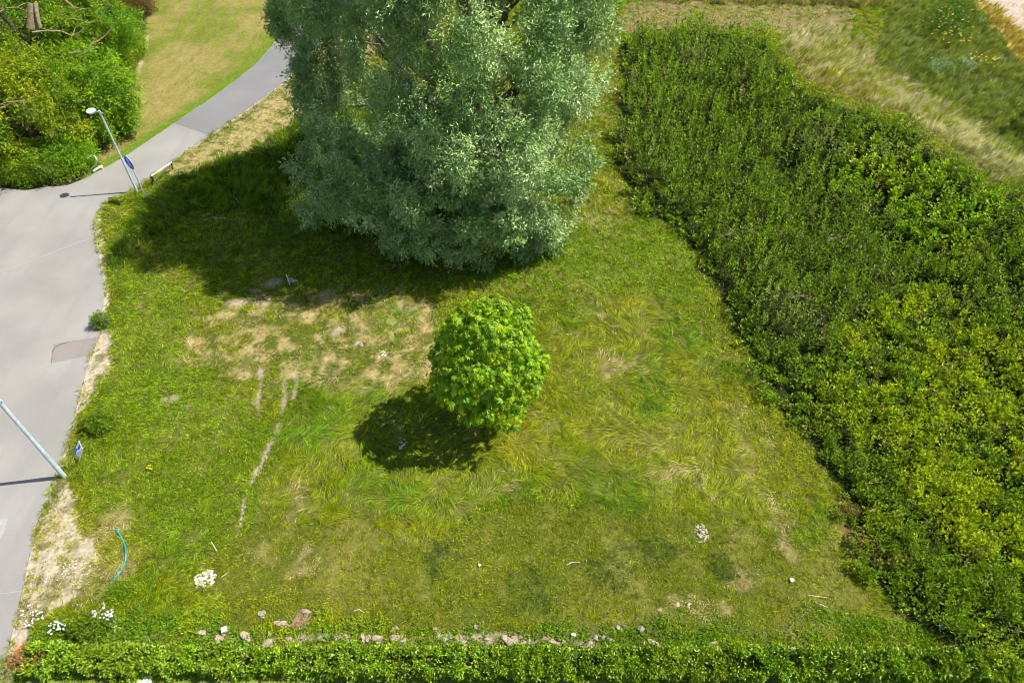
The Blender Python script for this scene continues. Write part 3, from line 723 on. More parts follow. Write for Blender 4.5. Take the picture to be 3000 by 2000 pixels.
# low skirts hanging to the ground on the camera side, outline measured on the photo
for (a, b, yy, r) in [(1180, 700, 25.6, .9), (1250, 660, 25.3, 1.1), (1330, 690, 25.6, .9), (1440, 690, 25.6, .9), (1560, 690, 26.2, 1.0), (1610, 640, 27.0, .9), (1160, 620, 26.5, 1.1), (1360, 600, 25.2, 1.2), (1480, 610, 25.4, 1.2), (1590, 560, 26.0, 1.2), (1200, 520, 25.3, 1.3), (1300, 420, 24.9, 1.4), (1480, 440, 25.0, 1.4), (1680, 500, 27.5, 1.0), (980, 560, 27.2, 1.2), (1060, 540, 26.0, 1.2), (960, 470, 28.0, 1.1), (950, 330, 28.4, 1.0), (940, 230, 29.0, 1.0), (1000, 440, 27.2, 1.0), (1080, 455, 26.6, 1.1), (1180, 330, 25.8, 1.3)]:
    v = (b - 1000) / FPX; t = yy / (CP - v * SP); zz = CAMH - t * (SP + v * CP); xx = (a - 1500) / FPX * t
    if zz > .3: bl.append((np.array((xx, yy, max(zz, r * .8))), r, None))
wcols = np.array([(.18, .33, .055), (.25, .41, .09), (.38, .52, .17), (.11, .26, .03), (.47, .60, .24)])
# leave the window on the left of the crown through which the sunny verge shows
def inwin(p):
    a, b = proj(p[0], p[1], p[2]); return (1045 < a < 1120 and 270 < b < 375) or (985 < a < 1060 and 85 < b < 135)
bl = subdivide_blobs(bl, WC, 13, .24, .42, .32)
bl = [q for q in bl if not inwin(q[0]) and q[0][2] > .2]
bag = blob_leaves(bl, WC, 23, 14, .155, .048, wcols, spread=.16, droop=.3, zs=1.35, up=.35, inner=.15)
link('crown', bag.mesh('willow_crown'), willow, M_WILLOW).matrix_parent_inverse = Matrix.Translation(-WB)
tb = MB()
for i in range(7):
    a = i / 7 * 6.28 + .4
    b0 = WB + Vector((math.cos(a) * .35, math.sin(a) * .35, -.1)); top = Vector((WB.x + math.cos(a) * random.uniform(2.5, 4.5), WB.y + math.sin(a) * random.uniform(2.5, 4.5), random.uniform(9, 13)))
    pts = limb_path(b0, top, 0, 8, .5); tb.tube(pts, taper(.34, .07, 8), 9)
    for j in range(5):
        s0 = pts[3 + j]; e = s0 + Vector((math.cos(a + random.uniform(-1, 1)) * random.uniform(1.5, 3), math.sin(a + random.uniform(-1, 1)) * random.uniform(1.5, 3), random.uniform(.6, 2.6)))
        tb.tube(limb_path(s0, e, .3, 5, .6), taper(.09, .02, 5), 6)
t = tb.build('trunk', M_BARK, willow, True); t.matrix_parent_inverse = Matrix.Translation(-WB)

# ---- the young horse chestnut
CB = Gp(1432, 1244)
chest = empty('chestnut_tree', CB, 'young bright green chestnut with palmate leaves standing alone in the meadow', 'tree')
CC = (CB.x + .05, CB.y + .15, 3.75)
def palmate(blobs, C, leaves, cols):
    bag = Bag(); C = np.array(C)
    for (p, r, d) in blobs:
        ns = int(leaves * r * r); dd = rdir(ns); out = norm((p - C)[None])[0]; dd = dd[(dd @ out) > -.3]; ns = len(dd)
        q = p + dd * (r * (.75 + .35 * rng.random(ns)))[:, None]
        nrm = norm(dd * .55 + np.array((0, 0, .75)) + .35 * rng.normal(size=(ns, 3)))
        ax = norm(np.cross(nrm, rdir(ns))); ay = np.cross(nrm, ax)
        fwd = norm(dd * np.array((1, 1, .3)) + .4 * rng.normal(size=(ns, 3)) + np.array((0, 0, -.2))); fwd = norm(fwd - nrm * np.sum(fwd * nrm, 1, keepdims=True)); sd = np.cross(nrm, fwd)
        lc = cols[rng.integers(0, len(cols), ns)] * (.8 + .4 * rng.random((ns, 1))); sz = .75 + .45 * rng.random(ns)
        for k, (an, ll) in enumerate([(0, 1), (.62, .92), (-.62, .92), (1.25, .75), (-1.25, .75), (1.9, .5), (-1.9, .5)]):
            D = fwd * math.cos(an) + sd * math.sin(an) - nrm * .38 + np.array((0, 0, -.12))
            bag.add(*kites(q, D, nrm + .22 * rng.normal(size=(ns, 3)), .19 * ll * sz, .075 * ll * sz, lc * (.9 + .2 * rng.random((ns, 1))), 'leaf', .25))
    return bag
bl = []
for i in range(60):
    pass
for b_ in blobs_on(CC, 2.1, 1.95, 2.8, 84, .30, .58, zmin=.8, cover=.86):
    p, r, d = b_
    tz = (p[2] - 1.0) / 5.2                      # narrower to the top, widest low
    k = 1.12 - .70 * max(0, tz - .25)
    p = np.array((CC[0] + (p[0] - CC[0]) * k, CC[1] + (p[1] - CC[1]) * k, p[2])); bl.append((p, r, d))
ccols = np.array([(.22, .40, .005), (.32, .48, .006), (.42, .54, .012), (.15, .31, .006), (.28, .47, .005)])
bag = palmate(bl, CC, 270, ccols)
bag2 = palmate([(np.array(CC) + np.array((0, 0, z)), r, None) for z, r in ((-1.2, 1.1), (0, 1.2), (1.1, .8))], CC, 260, ccols * .9)
for V, F, C in zip(bag2.V, bag2.F, bag2.C): bag.V.append(V); bag.F.append(F + bag.n); bag.C.append(C)
o = link('crown', bag.mesh('chestnut_crown'), chest, M_CHEST); o.matrix_parent_inverse = Matrix.Translation(-CB)
tb = MB(); tb.tube(limb_path(CB + Vector((0, 0, -.1)), (CC[0], CC[1], 4.9), 0, 8, .15), taper(.10, .02, 8), 10)
for j in range(18):
    a = j * 2.4; z0 = 1.2 + j * .18; L = 1.5 - .05 * j
    tb.tube(limb_path((CC[0], CC[1], z0), (CC[0] + math.cos(a) * L, CC[1] + math.sin(a) * L, z0 + .6), .1, 4, .4), taper(.035, .008, 4), 6)
o = tb.build('trunk', plainmat('grey_smooth_bark', (.36, .32, .28), .9, col2=(.24, .21, .18)), chest, True); o.matrix_parent_inverse = Matrix.Translation(-CB)

# ---- grove at the upper left: trees and shrubs
gcols = np.array([(.17, .32, .012), (.24, .39, .010), (.33, .45, .012), (.12, .25, .02), (.32, .37, .012)])
def broad_tree(name, base, c, rad, nb, r0, r1, label, cat, cols, mat, sprays=17, per=13, L=.17, W=.06, trunk_r=.22, stems=1, zmin=.2, group=None, droop=.2, limbs=8, bare=0, zs=1.):
    base = Vector(base); e = empty(name, base, label, cat, group)
    bl = blobs_on(c, rad[0], rad[1], rad[2], nb, r0, r1, zmin=zmin)
    if rad[0] > 2: bl = subdivide_blobs(bl, c, 8, .26, .46, .4)
    bag = blob_leaves(bl, c, sprays, per, L, W, cols, spread=.19, droop=droop, zs=zs, up=.7, inner=.2)
    o = link('crown', bag.mesh(name + '_crown'), e, mat); o.matrix_parent_inverse = Matrix.Translation(-base)
    tb = MB()
    for s_ in range(stems):
        a = s_ * 2.3 + .7; off = Vector((math.cos(a), math.sin(a), 0)) * (.18 if stems > 1 else 0)
        top = Vector(c) + off * rad[0] * 2 + Vector((0, 0, rad[2] * .5))
        pts = limb_path(base + off + Vector((0, 0, -.1)), top, 0, 8, .35); tb.tube(pts, taper(trunk_r, trunk_r * .2, 8), 8)
        for j in range(limbs):
            q = pts[2 + j % 6]; aa = random.random() * 6.28
            tb.tube(limb_path(q, q + Vector((math.cos(aa) * rad[0] * .7, math.sin(aa) * rad[1] * .7, rad[2] * .25)), .1, 5, .7), taper(trunk_r * .35, .02, 5), 6)
    o = tb.build('trunk', M_BARK, e, True); o.matrix_parent_inverse = Matrix.Translation(-base)
    return e, bl
def T(px, py): return Gp(px, py)
def place_c(px, py, Y):
    """point seen at px, py standing at distance Y from the camera foot"""
    v = (py - 1000) / FPX; t = Y / (CP - v * SP); return ((px - 1500) / FPX * t, Y, CAMH - t * (SP + v * CP))
c1 = place_c(90, 90, 41.5);  e1, _ = broad_tree('ash_tree', (c1[0], c1[1] + .3, 0), c1, (3.8, 3.2, 3.0), 26, .8, 1.4, 'tall ash in the far corner of the grove, its bare trunk showing', 'tree', gcols, M_ASH, trunk_r=.30, stems=2)
c2 = place_c(60, 330, 35.0); e2, _ = broad_tree('ash_tree', (c2[0], c2[1] + .3, 0), c2, (3.1, 2.7, 2.6), 26, .7, 1.2, 'wide yellowish-green ash nearest the road at the left picture edge', 'tree', gcols * np.array((1.1, .95, .8)), M_ASH)
c3 = place_c(255, 285, 37.0); e3, _ = broad_tree('ash_tree', (c3[0], c3[1] + .2, 0), c3, (2.4, 2.1, 1.9), 24, .55, 1.0, 'feathery green ash leaning out over the mown lawn', 'tree', gcols * np.array((.85, 1., 1.)), M_ASH)
c4 = place_c(270, 95, 43.0); e4, _ = broad_tree('ash_tree', (c4[0], c4[1] + .2, 0), c4, (2.5, 2.3, 2.0), 20, .5, 1.0, 'shorter ash with pale dead branches between the corner ash and the lawn', 'tree', gcols * np.array((.75, .95, 1.)), M_ASH, sprays=13)
c5 = place_c(-180, 160, 38.0); e5, _ = broad_tree('ash_tree', (c5[0], c5[1], 0), c5, (3.3, 3.1, 3.1), 22, .8, 1.3, 'ash cut off by the left picture edge', 'tree', gcols, M_ASH)
SHR = [((222, 488), (1.2, .9, .85), 'dense bright green shrub beside the white hoop barrier', gcols * np.array((.9, 1.1, .8))), ((120, 515), (1.6, .9, .85), 'low dark green shrub at the road end of the grove', gcols * .9),
       ((15, 520), (1.5, .9, .8), 'low brownish-green shrub where the grove meets the road, at the left edge', gcols * np.array((1.1, .85, .9))), ((285, 400), (.9, .9, .85), 'thin brown-tinged shrub between the street lamp top and the lawn', gcols * np.array((1.15, .8, .8))),
       ((385, 170), (.9, 1.4, .9), 'round green shrub on the lawn edge of the grove', gcols * np.array((.9, .9, 1.1))), ((355, 240), (.8, 1.2, .9), 'green shrub under the ash on the lawn edge', gcols * np.array((.95, .9, 1.))),
       ((405, 40), (1.2, 1.6, 1.0), 'rust brown withered shrub at the top of the grove beside the lawn', np.array([(.22, .13, .04), (.17, .11, .03), (.24, .17, .05), (.12, .11, .03)])),
       ((340, -30), (1.6, 1.5, 1.2), 'dark green shrub behind the withered brown one', gcols * .8)]
for (pp, rad, lab, cols) in SHR:
    b0 = Gp(*pp); c = (b0.x, b0.y, rad[2] * .95)
    broad_tree('shrub', b0, c, rad, 30, .28, .5, lab, 'shrub', cols, M_ASH, sprays=60, per=9, L=.10, W=.05, trunk_r=.05, stems=3, zmin=-.15, limbs=4, droop=0)
# bare pale branches reaching out of the grove crowns (parts of their trees)
def branch(parent, pts3, r, name='branch'):
    tb = MB(); tb.tube([Vector(p) for p in pts3], taper(r, r * .25, len(pts3) - 1), 6)
    for i in range(1, len(pts3) - 1):
        p = Vector(pts3[i]); q = p + Vector((random.uniform(-.6, .6), random.uniform(-.6, .6), random.uniform(-.1, .5)))
        tb.tube([p, p.lerp(q, .5) + Vector((.05, .02, .06)), q], [r * .4, r * .3, r * .12], 5)
    o = tb.build(name, M_BARKL, parent, True); o.matrix_parent_inverse = Matrix.Translation(-parent.location)
def bp_(seq, Y): return [place_c(a, b, Y + .15 * i) for i, (a, b) in enumerate(seq)]
branch(e3, bp_([(95, 95), (140, 90), (180, 92), (212, 106), (235, 94), (262, 70), (280, 60)], 33.9), .05)
branch(e3, bp_([(258, 150), (270, 128), (288, 120), (300, 112), (318, 94), (328, 80)], 34.6), .05)
branch(e3, bp_([(200, 156), (240, 153), (275, 152)], 34.4), .045)
branch(e4, bp_([(190, 0), (215, 22), (240, 27), (262, 24)], 39.5), .05)
branch(e4, bp_([(165, 38), (200, 34)], 40.0), .04)
branch(e2, bp_([(-10, 322), (20, 310), (40, 298), (70, 296), (95, 304)], 31.4), .05)
branch(e2, bp_([(60, 300), (72, 330), (80, 345)], 31.4), .03)
branch(e2, bp_([(150, 405), (160, 388), (168, 402)], 31.6), .025)
branch(e1, bp_([(-5, 40), (18, 24), (50, 22), (80, 34)], 37.5), .05)
tb = MB(); tb.tube([place_c(92, 85, 38.4), place_c(95, 60, 38.6), place_c(92, 10, 39.)], [.26, .25, .2], 10); tb.tube([place_c(118, 82, 38.3), place_c(108, 40, 38.6), place_c(104, 10, 39)], [.10, .11, .12], 8)
o = tb.build('stem', plainmat('sunlit_bark', (.30, .24, .14), .95, col2=(.16, .12, .07), scale=7, bump=.6), e1, True); o.matrix_parent_inverse = Matrix.Translation(-e1.location)

# ---- small free-standing bushes
for (pp, rad, lab, cols) in [((305, 1250), (.52, .42, .42), 'small dark green bush on the verge above the leaning information board', gcols * .8), ((2990, 400), (.8, .8, .9), 'dark green bush on the bank at the right picture edge', gcols * .55), ((302, 952), (.22, .22, .3), 'spiky grey-green weed leaning over the road edge above the asphalt patch', np.array([(.20, .30, .05), (.15, .24, .04)])), ((275, 1850), (.55, .35, .3), 'dark fern-like herb between the white flowers and the hedge', gcols * .7), ((370, 1735), (.45, .3, .15), 'bright yellow-green herb patch below the blue pipe', np.array([(.26, .36, .01), (.2, .32, .01)]))]:
    b0 = Gp(*pp); e = empty('bush' if rad[2] > .35 else 'herb_plant', b0, lab, 'bush' if rad[2] > .35 else 'plant')
    c = (b0.x, b0.y, b0.z + rad[2] * .85)
    blq = blobs_on(c, *rad, 16, .12, .24, zmin=b0.z - .1)
    bag = blob_leaves(blq, c, 120, 8, .075, .03, cols, spread=.06, droop=0, zs=1, up=.6)
    o = link('foliage', bag.mesh('foliage'), e, M_WEED); o.matrix_parent_inverse = Matrix.Translation(-b0)
    tb = MB()
    for j in range(5):
        a = j * 1.3; tb.tube([b0 + Vector((0, 0, -.05)), b0 + Vector((math.cos(a) * rad[0] * .6, math.sin(a) * rad[1] * .6, rad[2] * 1.1))], [.012, .005], 5)
    o = tb.build('stem', M_BARK, e); o.matrix_parent_inverse = Matrix.Translation(-b0)

# ------------------------------------------------------------------ clipped laurel hedge along the bottom
HA = gz(75, 1935, .3); HB = gz(2960, 1952, .3)
hy0 = float(HA[1]); hx0 = float(HA[0]); hx1 = float(HB[0]); hy1 = float(HB[1])
hedge = empty('hedge', (hx0, hy0, 0), 'long clipped laurel hedge with glossy leaves along the bottom', 'hedge')
n = 120000
tx = rng.random(n); hx = hx0 + (hx1 - hx0) * tx; hyc = hy0 + (hy1 - hy0) * tx
hl_ = np.abs(np.sin(hx * 5.3 + 3 * fbm(hx, hx * 0, 1.3, 109)))
hw = .33 + .12 * (fbm(hx, hx * 0, .8, 101) - .5) * 2 + .07 * hl_; hh = .66 + .22 * (fbm(hx, hx * 0 + 4, .6, 102) - .5) * 2 + .10 * hl_
hh *= np.clip((hx1 + .3 - hx) / 1.4, .35, 1) * np.clip((hx - hx0 + .5) / .9, .4, 1)
u_ = rng.random(n); face = rng.random(n)                       # 0 top, 1 near side, 2 far side
top_ = face < .36; near_ = (face >= .36) & (face < .74)
dpt = .20 * rng.random(n) ** 1.5; lump = .42 * (fbm(hx * 1.3, u_ * 1.1 + top_ * 9, .36, 103) - .5)
px_ = np.where(top_, (u_ * 2 - 1) * hw, np.where(near_, -1, 1) * (hw + lump - dpt)) 
pz_ = np.where(top_, hh + lump - dpt, u_ ** .8 * hh)
edge_ = np.abs(px_) / hw; pz_ = np.where(top_, pz_ - .10 * edge_ ** 4, pz_); px_ = np.where(top_, px_, px_ * (1 - .18 * (pz_ / hh) ** 3))
P = np.stack([hx, hyc + px_, np.maximum(pz_, .05)], 1)
o_ = norm(np.stack([np.zeros(n), np.where(top_, px_, np.sign(px_) * 1.), np.where(top_, 1., .25)], 1))
gap = fbm(hx, px_ + pz_ * 1.3, .32, 107); keep = (gap < .54) | (rng.random(n) < .10)
D = norm(o_ * .8 + .7 * rng.normal(size=(n, 3)) + np.array((0, 0, .35))); Nn = norm(o_ * .5 + np.array((.2, 0, .7)) + .5 * rng.normal(size=(n, 3)))
c = np.empty((n, 3)); c[:] = (.20, .36, .006); c = colmix(c, (.36, .48, .012), (rng.random(n) < .35) * 1.); c = colmix(c, (.11, .22, .010), (rng.random(n) < .3) * 1.)
c = colmix(c, (.25, .33, .012), sst(.5, .7, fbm(hx, px_, 1.2, 104)) * .5)
c = colmix(c, (.32, .36, .06), (rng.random(n) < .03) * .8)
c *= ((.7 + .5 * rng.random(n)) * (.55 + .9 * fbm(hx, px_ + pz_, .16, 110, 2)))[:, None]
V, F, C = kites(P[keep], D[keep], Nn[keep], (.085 + .045 * rng.random(n))[keep], (.042 + .016 * rng.random(n))[keep], c[keep], 'leaf', .2)
o = link('foliage', mesh_np('hedge_foliage', V, F, C), hedge, M_HEDGE); o.matrix_parent_inverse = Matrix.Translation(-hedge.location)
tb = MB()
for i in range(115):
    t = (i + .5) / 115; x0 = hx0 + (hx1 - hx0) * t; y0 = hy0 + (hy1 - hy0) * t
    for j in range(3): tb.tube([(x0, y0, -.05), (x0 + random.uniform(-.1, .1), y0 + random.uniform(-.12, .12), .35), (x0 + random.uniform(-.22, .22), y0 + random.uniform(-.22, .22), .62)], [.014, .010, .005], 5)
o = tb.build('stem', M_BARK, hedge); o.matrix_parent_inverse = Matrix.Translation(-hedge.location)
# reddish shoots at the left end of the hedge
b0 = Gp(95, 1935); e = empty('orange_shrub', b0, 'small shrub with orange leaves at the left end of the hedge', 'shrub')
blq = blobs_on((b0.x + .1, b0.y - .1, .5), .5, .35, .35, 10, .10, .18, zmin=.1)
oc = np.array([(.50, .17, .03), (.60, .27, .05), (.36, .30, .04), (.45, .12, .03)])
o = link('foliage', blob_leaves(blq, (b0.x, b0.y, .4), 70, 6, .07, .032, oc, spread=.06, droop=0).mesh('orange_foliage'), e, M_HEDGE); o.matrix_parent_inverse = Matrix.Translation(-b0)
tb = MB()
for j in range(16):
    a = random.uniform(2.2, 4.0); L = random.uniform(.4, .9); q = b0 + Vector((math.cos(a) * L, math.sin(a) * L * .7, random.uniform(.1, .5)))
    tb.tube([b0 + Vector((0, -.15, .02)), b0.lerp(q, .5) + Vector((0, 0, .1)), q], [.010, .007, .003], 5)
o = tb.build('twigs', plainmat('dry_twig', (.22, .16, .13), .95), e); o.matrix_parent_inverse = Matrix.Translation(-b0)

# ------------------------------------------------------------------ street lamps
def lamp(base, top, armdir, armlen, label, lum=True, r0=.062, r1=.042):
    """galvanised column, short arm, flat round lantern"""
    e = empty('street_lamp', base, label, 'street lamp', 'grey street lamps along the road and path')
    top = Vector(top) - base; armdir = Vector(armdir).normalized()
    m = MB(); m.tube([(0, 0, -.1), (0, 0, 1.2)], [r0, r0 * .98], 14); m.tube([(0, 0, 1.2), top * .42 + Vector((0, 0, .0))], [r0 * .98, r0 * .8], 14)
    m.tube([top * .42, top * .45, top], [r0 * .92, r0 * .78, r1], 14); m.build('pole', M_STEEL, e, True)
    MB().tube([top * .995, top + Vector((0, 0, .16))], [r1 * 1.3, r1 * 1.2], 12).build('cap', M_STEEL, e, True)
    a0 = top + Vector((0, 0, .05)) - armdir * .14; a1 = top + Vector((0, 0, .10)) + armdir * armlen
    MB().tube([a0, a1], [.022, .022], 8).build('arm', M_STEEL, e, True)
    lc = a1 + armdir * .20
    if lum:
        MB().lathe([(.02, -.10), (.17, -.10), (.225, -.05), (.23, -.02), (.20, .02), (.10, .05), (.03, .06)], lc, 28).build('lantern', M_WHITE, e, True)
        MB().lathe([(.16, -.14), (.165, -.101)], lc, 24).build('lens', plainmat('lamp_lens', (.7, .7, .68), .2), e, True)
    return e
b1 = Gp(402, 562); x, y = gz(297, 343, 4.55); lamp(b1, (b1.x, b1.y, 4.55), (-1, .25, 0), .30, 'slim street lamp beside the path, its white round lantern against the grove')
b2 = Gp(190, 1397); lamp(b2, (b2.x, b2.y, 4.45), (-1, .05, 0), .75, 'thick street lamp at the road edge in the lower left, its lantern outside the picture', r0=.085, r1=.065)
b3 = Gp(984, 84); lamp(b3, (b3.x, b3.y, 4.55), (-1, .15, 0), .30, 'far street lamp hidden behind the willow, casting a thin shadow over the path')

# ------------------------------------------------------------------ round path sign
b = Gp(432, 588); e = empty('path_sign', b, 'round blue sign with white walkers and bicycle on a slim post', 'road sign')
MB().tube([(0, 0, -.1), (0, 0, 2.72)], .032, 12).build('post', M_STEEL, e, True)
hd = Vector((.80, -.60, 0)).normalized(); nd = Vector((-.60, -.80, 0)).normalized(); upv = Vector((0, 0, 1)); cc = Vector((0, 0, 2.32)) + nd * .045
disc = [(math.cos(i / 40 * 2 * math.pi) * .35, math.sin(i / 40 * 2 * math.pi) * .35) for i in range(40)]
MB().prism(disc, cc, hd, upv, nd, .012).build('sign_plate', M_BLUE, e)
MB().prism([(a * 1.02, b_ * 1.02) for a, b_ in disc], cc - nd * .004, hd, upv, nd, .006).build('rim', M_WHITE, e)
g = MB(); fo = cc + nd * .0125
def bar(p, q, w):
    p = Vector(p); q = Vector(q); t = (q - p).normalized(); s_ = Vector((-t.y, t.x)) * w / 2
    g.prism([tuple(p - s_), tuple(q - s_), tuple(q + s_), tuple(p + s_)], fo, hd, upv, nd, .003)
def dot(c_, r, n_=14): g.prism([(c_[0] + r * math.cos(i / n_ * 6.283), c_[1] + r * math.sin(i / n_ * 6.283)) for i in range(n_)], fo + nd * .0004, hd, upv, nd, .003)
def ring(c_, r, w, n_=16):
    for i in range(n_): bar((c_[0] + r * math.cos(i / n_ * 6.283), c_[1] + r * math.sin(i / n_ * 6.283)), (c_[0] + r * math.cos((i + 1) / n_ * 6.283), c_[1] + r * math.sin((i + 1) / n_ * 6.283)), w)
dot((-.02, .265), .034); bar((-.02, .235), (-.02, .11), .075); bar((-.035, .12), (-.055, .02), .03); bar((-.005, .12), (.02, .02), .03); bar((-.05, .22), (-.075, .14), .022); bar((.01, .22), (.05, .15), .022)
dot((.095, .17), .026); bar((.095, .145), (.095, .07), .05); bar((.085, .075), (.075, .02), .022); bar((.105, .075), (.12, .02), .022)
ring((-.11, -.16), .072, .018); ring((.11, -.16), .072, .018)
bar((-.11, -.16), (-.04, -.06), .016); bar((-.04, -.06), (.07, -.06), .016); bar((.07, -.06), (.11, -.16), .016); bar((-.04, -.06), (-.01, -.17), .016); bar((-.01, -.17), (.07, -.06), .016); bar((.07, -.06), (.06, -.02), .016); bar((.03, -.02), (.09, -.015), .016); bar((-.07, -.035), (-.02, -.035), .02)
g.build('symbols', M_WHITE, e)
MB().box((0, 0, 1.1), .09, .09, .07).build('clamp', M_STEEL, e)

# ------------------------------------------------------------------ barriers beside the path
def p3(px, py, z): x, y = gz(px, py, z); return Vector((float(x), float(y), z))
def at(e, o): o.matrix_parent_inverse = Matrix.Translation(-e.location); return o
b = Gp(259, 503); e = empty('hoop_barrier', b, 'rusty white tube hoop half inside the bushes left of the path', 'barrier')
hp = [p3(218, 500, .0), p3(240, 480, .45), p3(262, 459, .78), p3(268, 455, .84), p3(275, 456, .84), p3(281, 462, .80), p3(284, 470, .70), p3(281, 480, .48), p3(270, 492, .2), p3(258, 504, -.03)]
at(e, MB().tube(hp, .030, 10).build('hoop', M_WORN, e, True))
at(e, MB().tube([p3(250, 511, 0), p3(247, 505, .12), p3(240, 511, -.03)], .025, 8).build('foot', M_WORN, e, True))
b = Gp(285, 497); e = empty('fallen_post', b, 'short white post lying on the verge beside the hoop barrier', 'post')
a_, c_ = p3(272, 502, .06), p3(299, 486, .07)
at(e, MB().tube([a_, c_], [.055, .055], 12).build('post', M_WHITE, e, True)); at(e, MB().tube([a_ - (c_ - a_).normalized() * .06, a_], [.062, .062], 12).build('base_sleeve', M_BLACK, e, True))
b = Gp(443, 529); e = empty('rail_barrier', b, 'white tubular rail barrier with black joints in the grass right of the path', 'barrier')
A, Bq = p3(443, 516, .62), p3(503, 475, .62); A0 = Vector((A.x, A.y, .0)); 
at(e, MB().tube([A, A.lerp(Bq, .5), Bq], .032, 10).build('top_rail', M_WHITE, e, True))
at(e, MB().tube([p3(452, 529, .12), p3(478, 506, .22), p3(503, 482, .42)], .024, 10).build('lower_rail', M_WORN, e, True))
at(e, MB().tube([A, A - Vector((0, 0, .3)), p3(444, 532, .0)], .040, 10).build('leg', M_BLACK, e, True))
at(e, MB().tube([Bq + Vector((-.03, -.03, .03)), p3(504, 484, .40)], .042, 10).build('joint', M_BLACK, e, True))
at(e, MB().tube([p3(504, 484, .40), p3(505, 500, -.02)], .028, 10).build('leg', M_BLACK, e, True))

# ------------------------------------------------------------------ leaning two-post board by the road
b = Gp(220, 1360); e = empty('information_board', b, 'small blue and white striped board on two leaning posts at the road verge', 'board')
lean = Vector((.62, .34, 1.0)).normalized(); wdir = Vector((.24, -.10, -.05))
q0 = p3(209, 1359, -.02); q1 = q0 + Vector((.26, -.03, 0)); 
t0 = p3(234, 1292, .85); t1 = p3(243, 1312, .80)
at(e, MB().tube([q0, q0.lerp(t0, 1.0)], .016, 8).build('post', M_WORN, e, True)); at(e, MB().tube([q1, q1.lerp(t1, 1.0)], .016, 8).build('post', M_WORN, e, True))
pa = q0.lerp(t0, .44); pb = t0; pc = t1; pd = q1.lerp(t1, .44); nn = (pb - pa).cross(pc - pb).normalized()
if nn.z < 0: nn = -nn
def strip(u0, u1, v0, v1, h, mat, nm):
    def pt(u, v): return (pa.lerp(pb, v)).lerp(pd.lerp(pc, v), u)
    m = MB(); base = [pt(u0, v0), pt(u1, v0), pt(u1, v1), pt(u0, v1)]; m.v = [p_ + nn * .018 for p_ in base] + [p_ + nn * (.018 + h) for p_ in base]
    m.f = [(0, 1, 2, 3), (4, 5, 6, 7), (0, 1, 5, 4), (1, 2, 6, 5), (2, 3, 7, 6), (3, 0, 4, 7)]; return at(e, m.build(nm, mat, e))
strip(-.1, 1.1, 0, 1, .012, M_WHITE, 'panel')
strip(.0, .34, .05, .5, .03, M_BLUE, 'stripe'); strip(.3, .70, .5, .95, .03, M_BLUE, 'stripe'); strip(.82, .98, .1, .9, .015, plainmat('pale_blue', (.12, .33, .55), .4), 'stripe'); strip(.0, .16, .5, .95, .015, plainmat('grey_blue', (.25, .42, .48), .4), 'stripe')

# ------------------------------------------------------------------ blue pipe, stakes, cover
hp = [(340, 1550), (350, 1564), (360, 1580), (366, 1598), (369, 1618), (368, 1640), (359, 1662), (345, 1683), (334, 1696), (324, 1708)]
b = Gp(369, 1618); e = empty('water_pipe', b, 'bent length of bright blue plastic pipe lying in the grass', 'pipe')
at(e, MB().tube([p3(a, c_, .10 + .05 * math.sin(i)) for i, (a, c_) in enumerate(smooth_px(hp, 1))], .024, 10).build('pipe', M_HOSE, e, True))
for (bb, tt, h, lab) in [((851, 838), (838, 803), .62, 'white survey stake beside the grey slab in the willow shade'), ((635, 1614), (619, 1587), .62, 'white survey stake above the white rubble heap, near the blue pipe'), ((2136, 1588), (2147, 1566), .55, 'thin grey stake right of the beige rubble heap')]:
    b = Gp(*bb); e = empty('survey_stake', b, lab, 'stake', 'survey stakes in the meadow'); x, y = gz(tt[0], tt[1], h)
    d = Vector((float(x) - b.x, float(y) - b.y, h))
    MB().tube([(0, 0, -.05), d * .97], .018, 8).build('stake', M_WHITE if bb[0] < 2000 else M_STEEL, e, True); MB().tube([d * .97, d], [.018, .004], 8).build('tip', M_WHITE, e, True)
b = Gp(415, 1992); e = empty('concrete_cover', b, 'round pale concrete cover below the hedge at the bottom edge', 'cover')
MB().lathe([(.33, -.1), (.34, .10), (.31, .14), (.27, .14), (.25, .12)], (0, 0, 0), 32).build('ring', M_CONC, e, True)
MB().lathe([(.248, .10), (.20, .135), (.05, .15)], (0, 0, 0), 32).build('lid', M_CHALK, e, True)

# ------------------------------------------------------------------ stones, clods and rubble
def rock_bm(bm, c, r, sc, seed, sub=2, ang=.35):
    rs = random.Random(seed); res = bmesh.ops.create_icosphere(bm, subdivisions=sub, radius=1)
    cuts = [(Vector((rs.gauss(0, 1), rs.gauss(0, 1), rs.gauss(0, 1))).normalized(), rs.uniform(.45, .8)) for _ in range(12)]
    for v in res['verts']:
        p_ = v.co.copy()
        for nrm, d in cuts:
            k = p_.dot(nrm)
            if k > d: p_ -= nrm * (k - d)
        p_ *= 1 + rs.uniform(-ang, ang) * .2
        v.co = Vector((p_.x * sc[0], p_.y * sc[1], p_.z * sc[2])) * r + Vector(c)
def rock_mesh(name, parts, mat, sub=2, ang=.35):
    bm = bmesh.new()
    for (c, r, sc, seed) in parts: rock_bm(bm, c, r, sc, seed, sub, ang)
    me = bpy.data.meshes.new(name); bm.to_mesh(me); bm.free(); me.materials.append(mat); return me
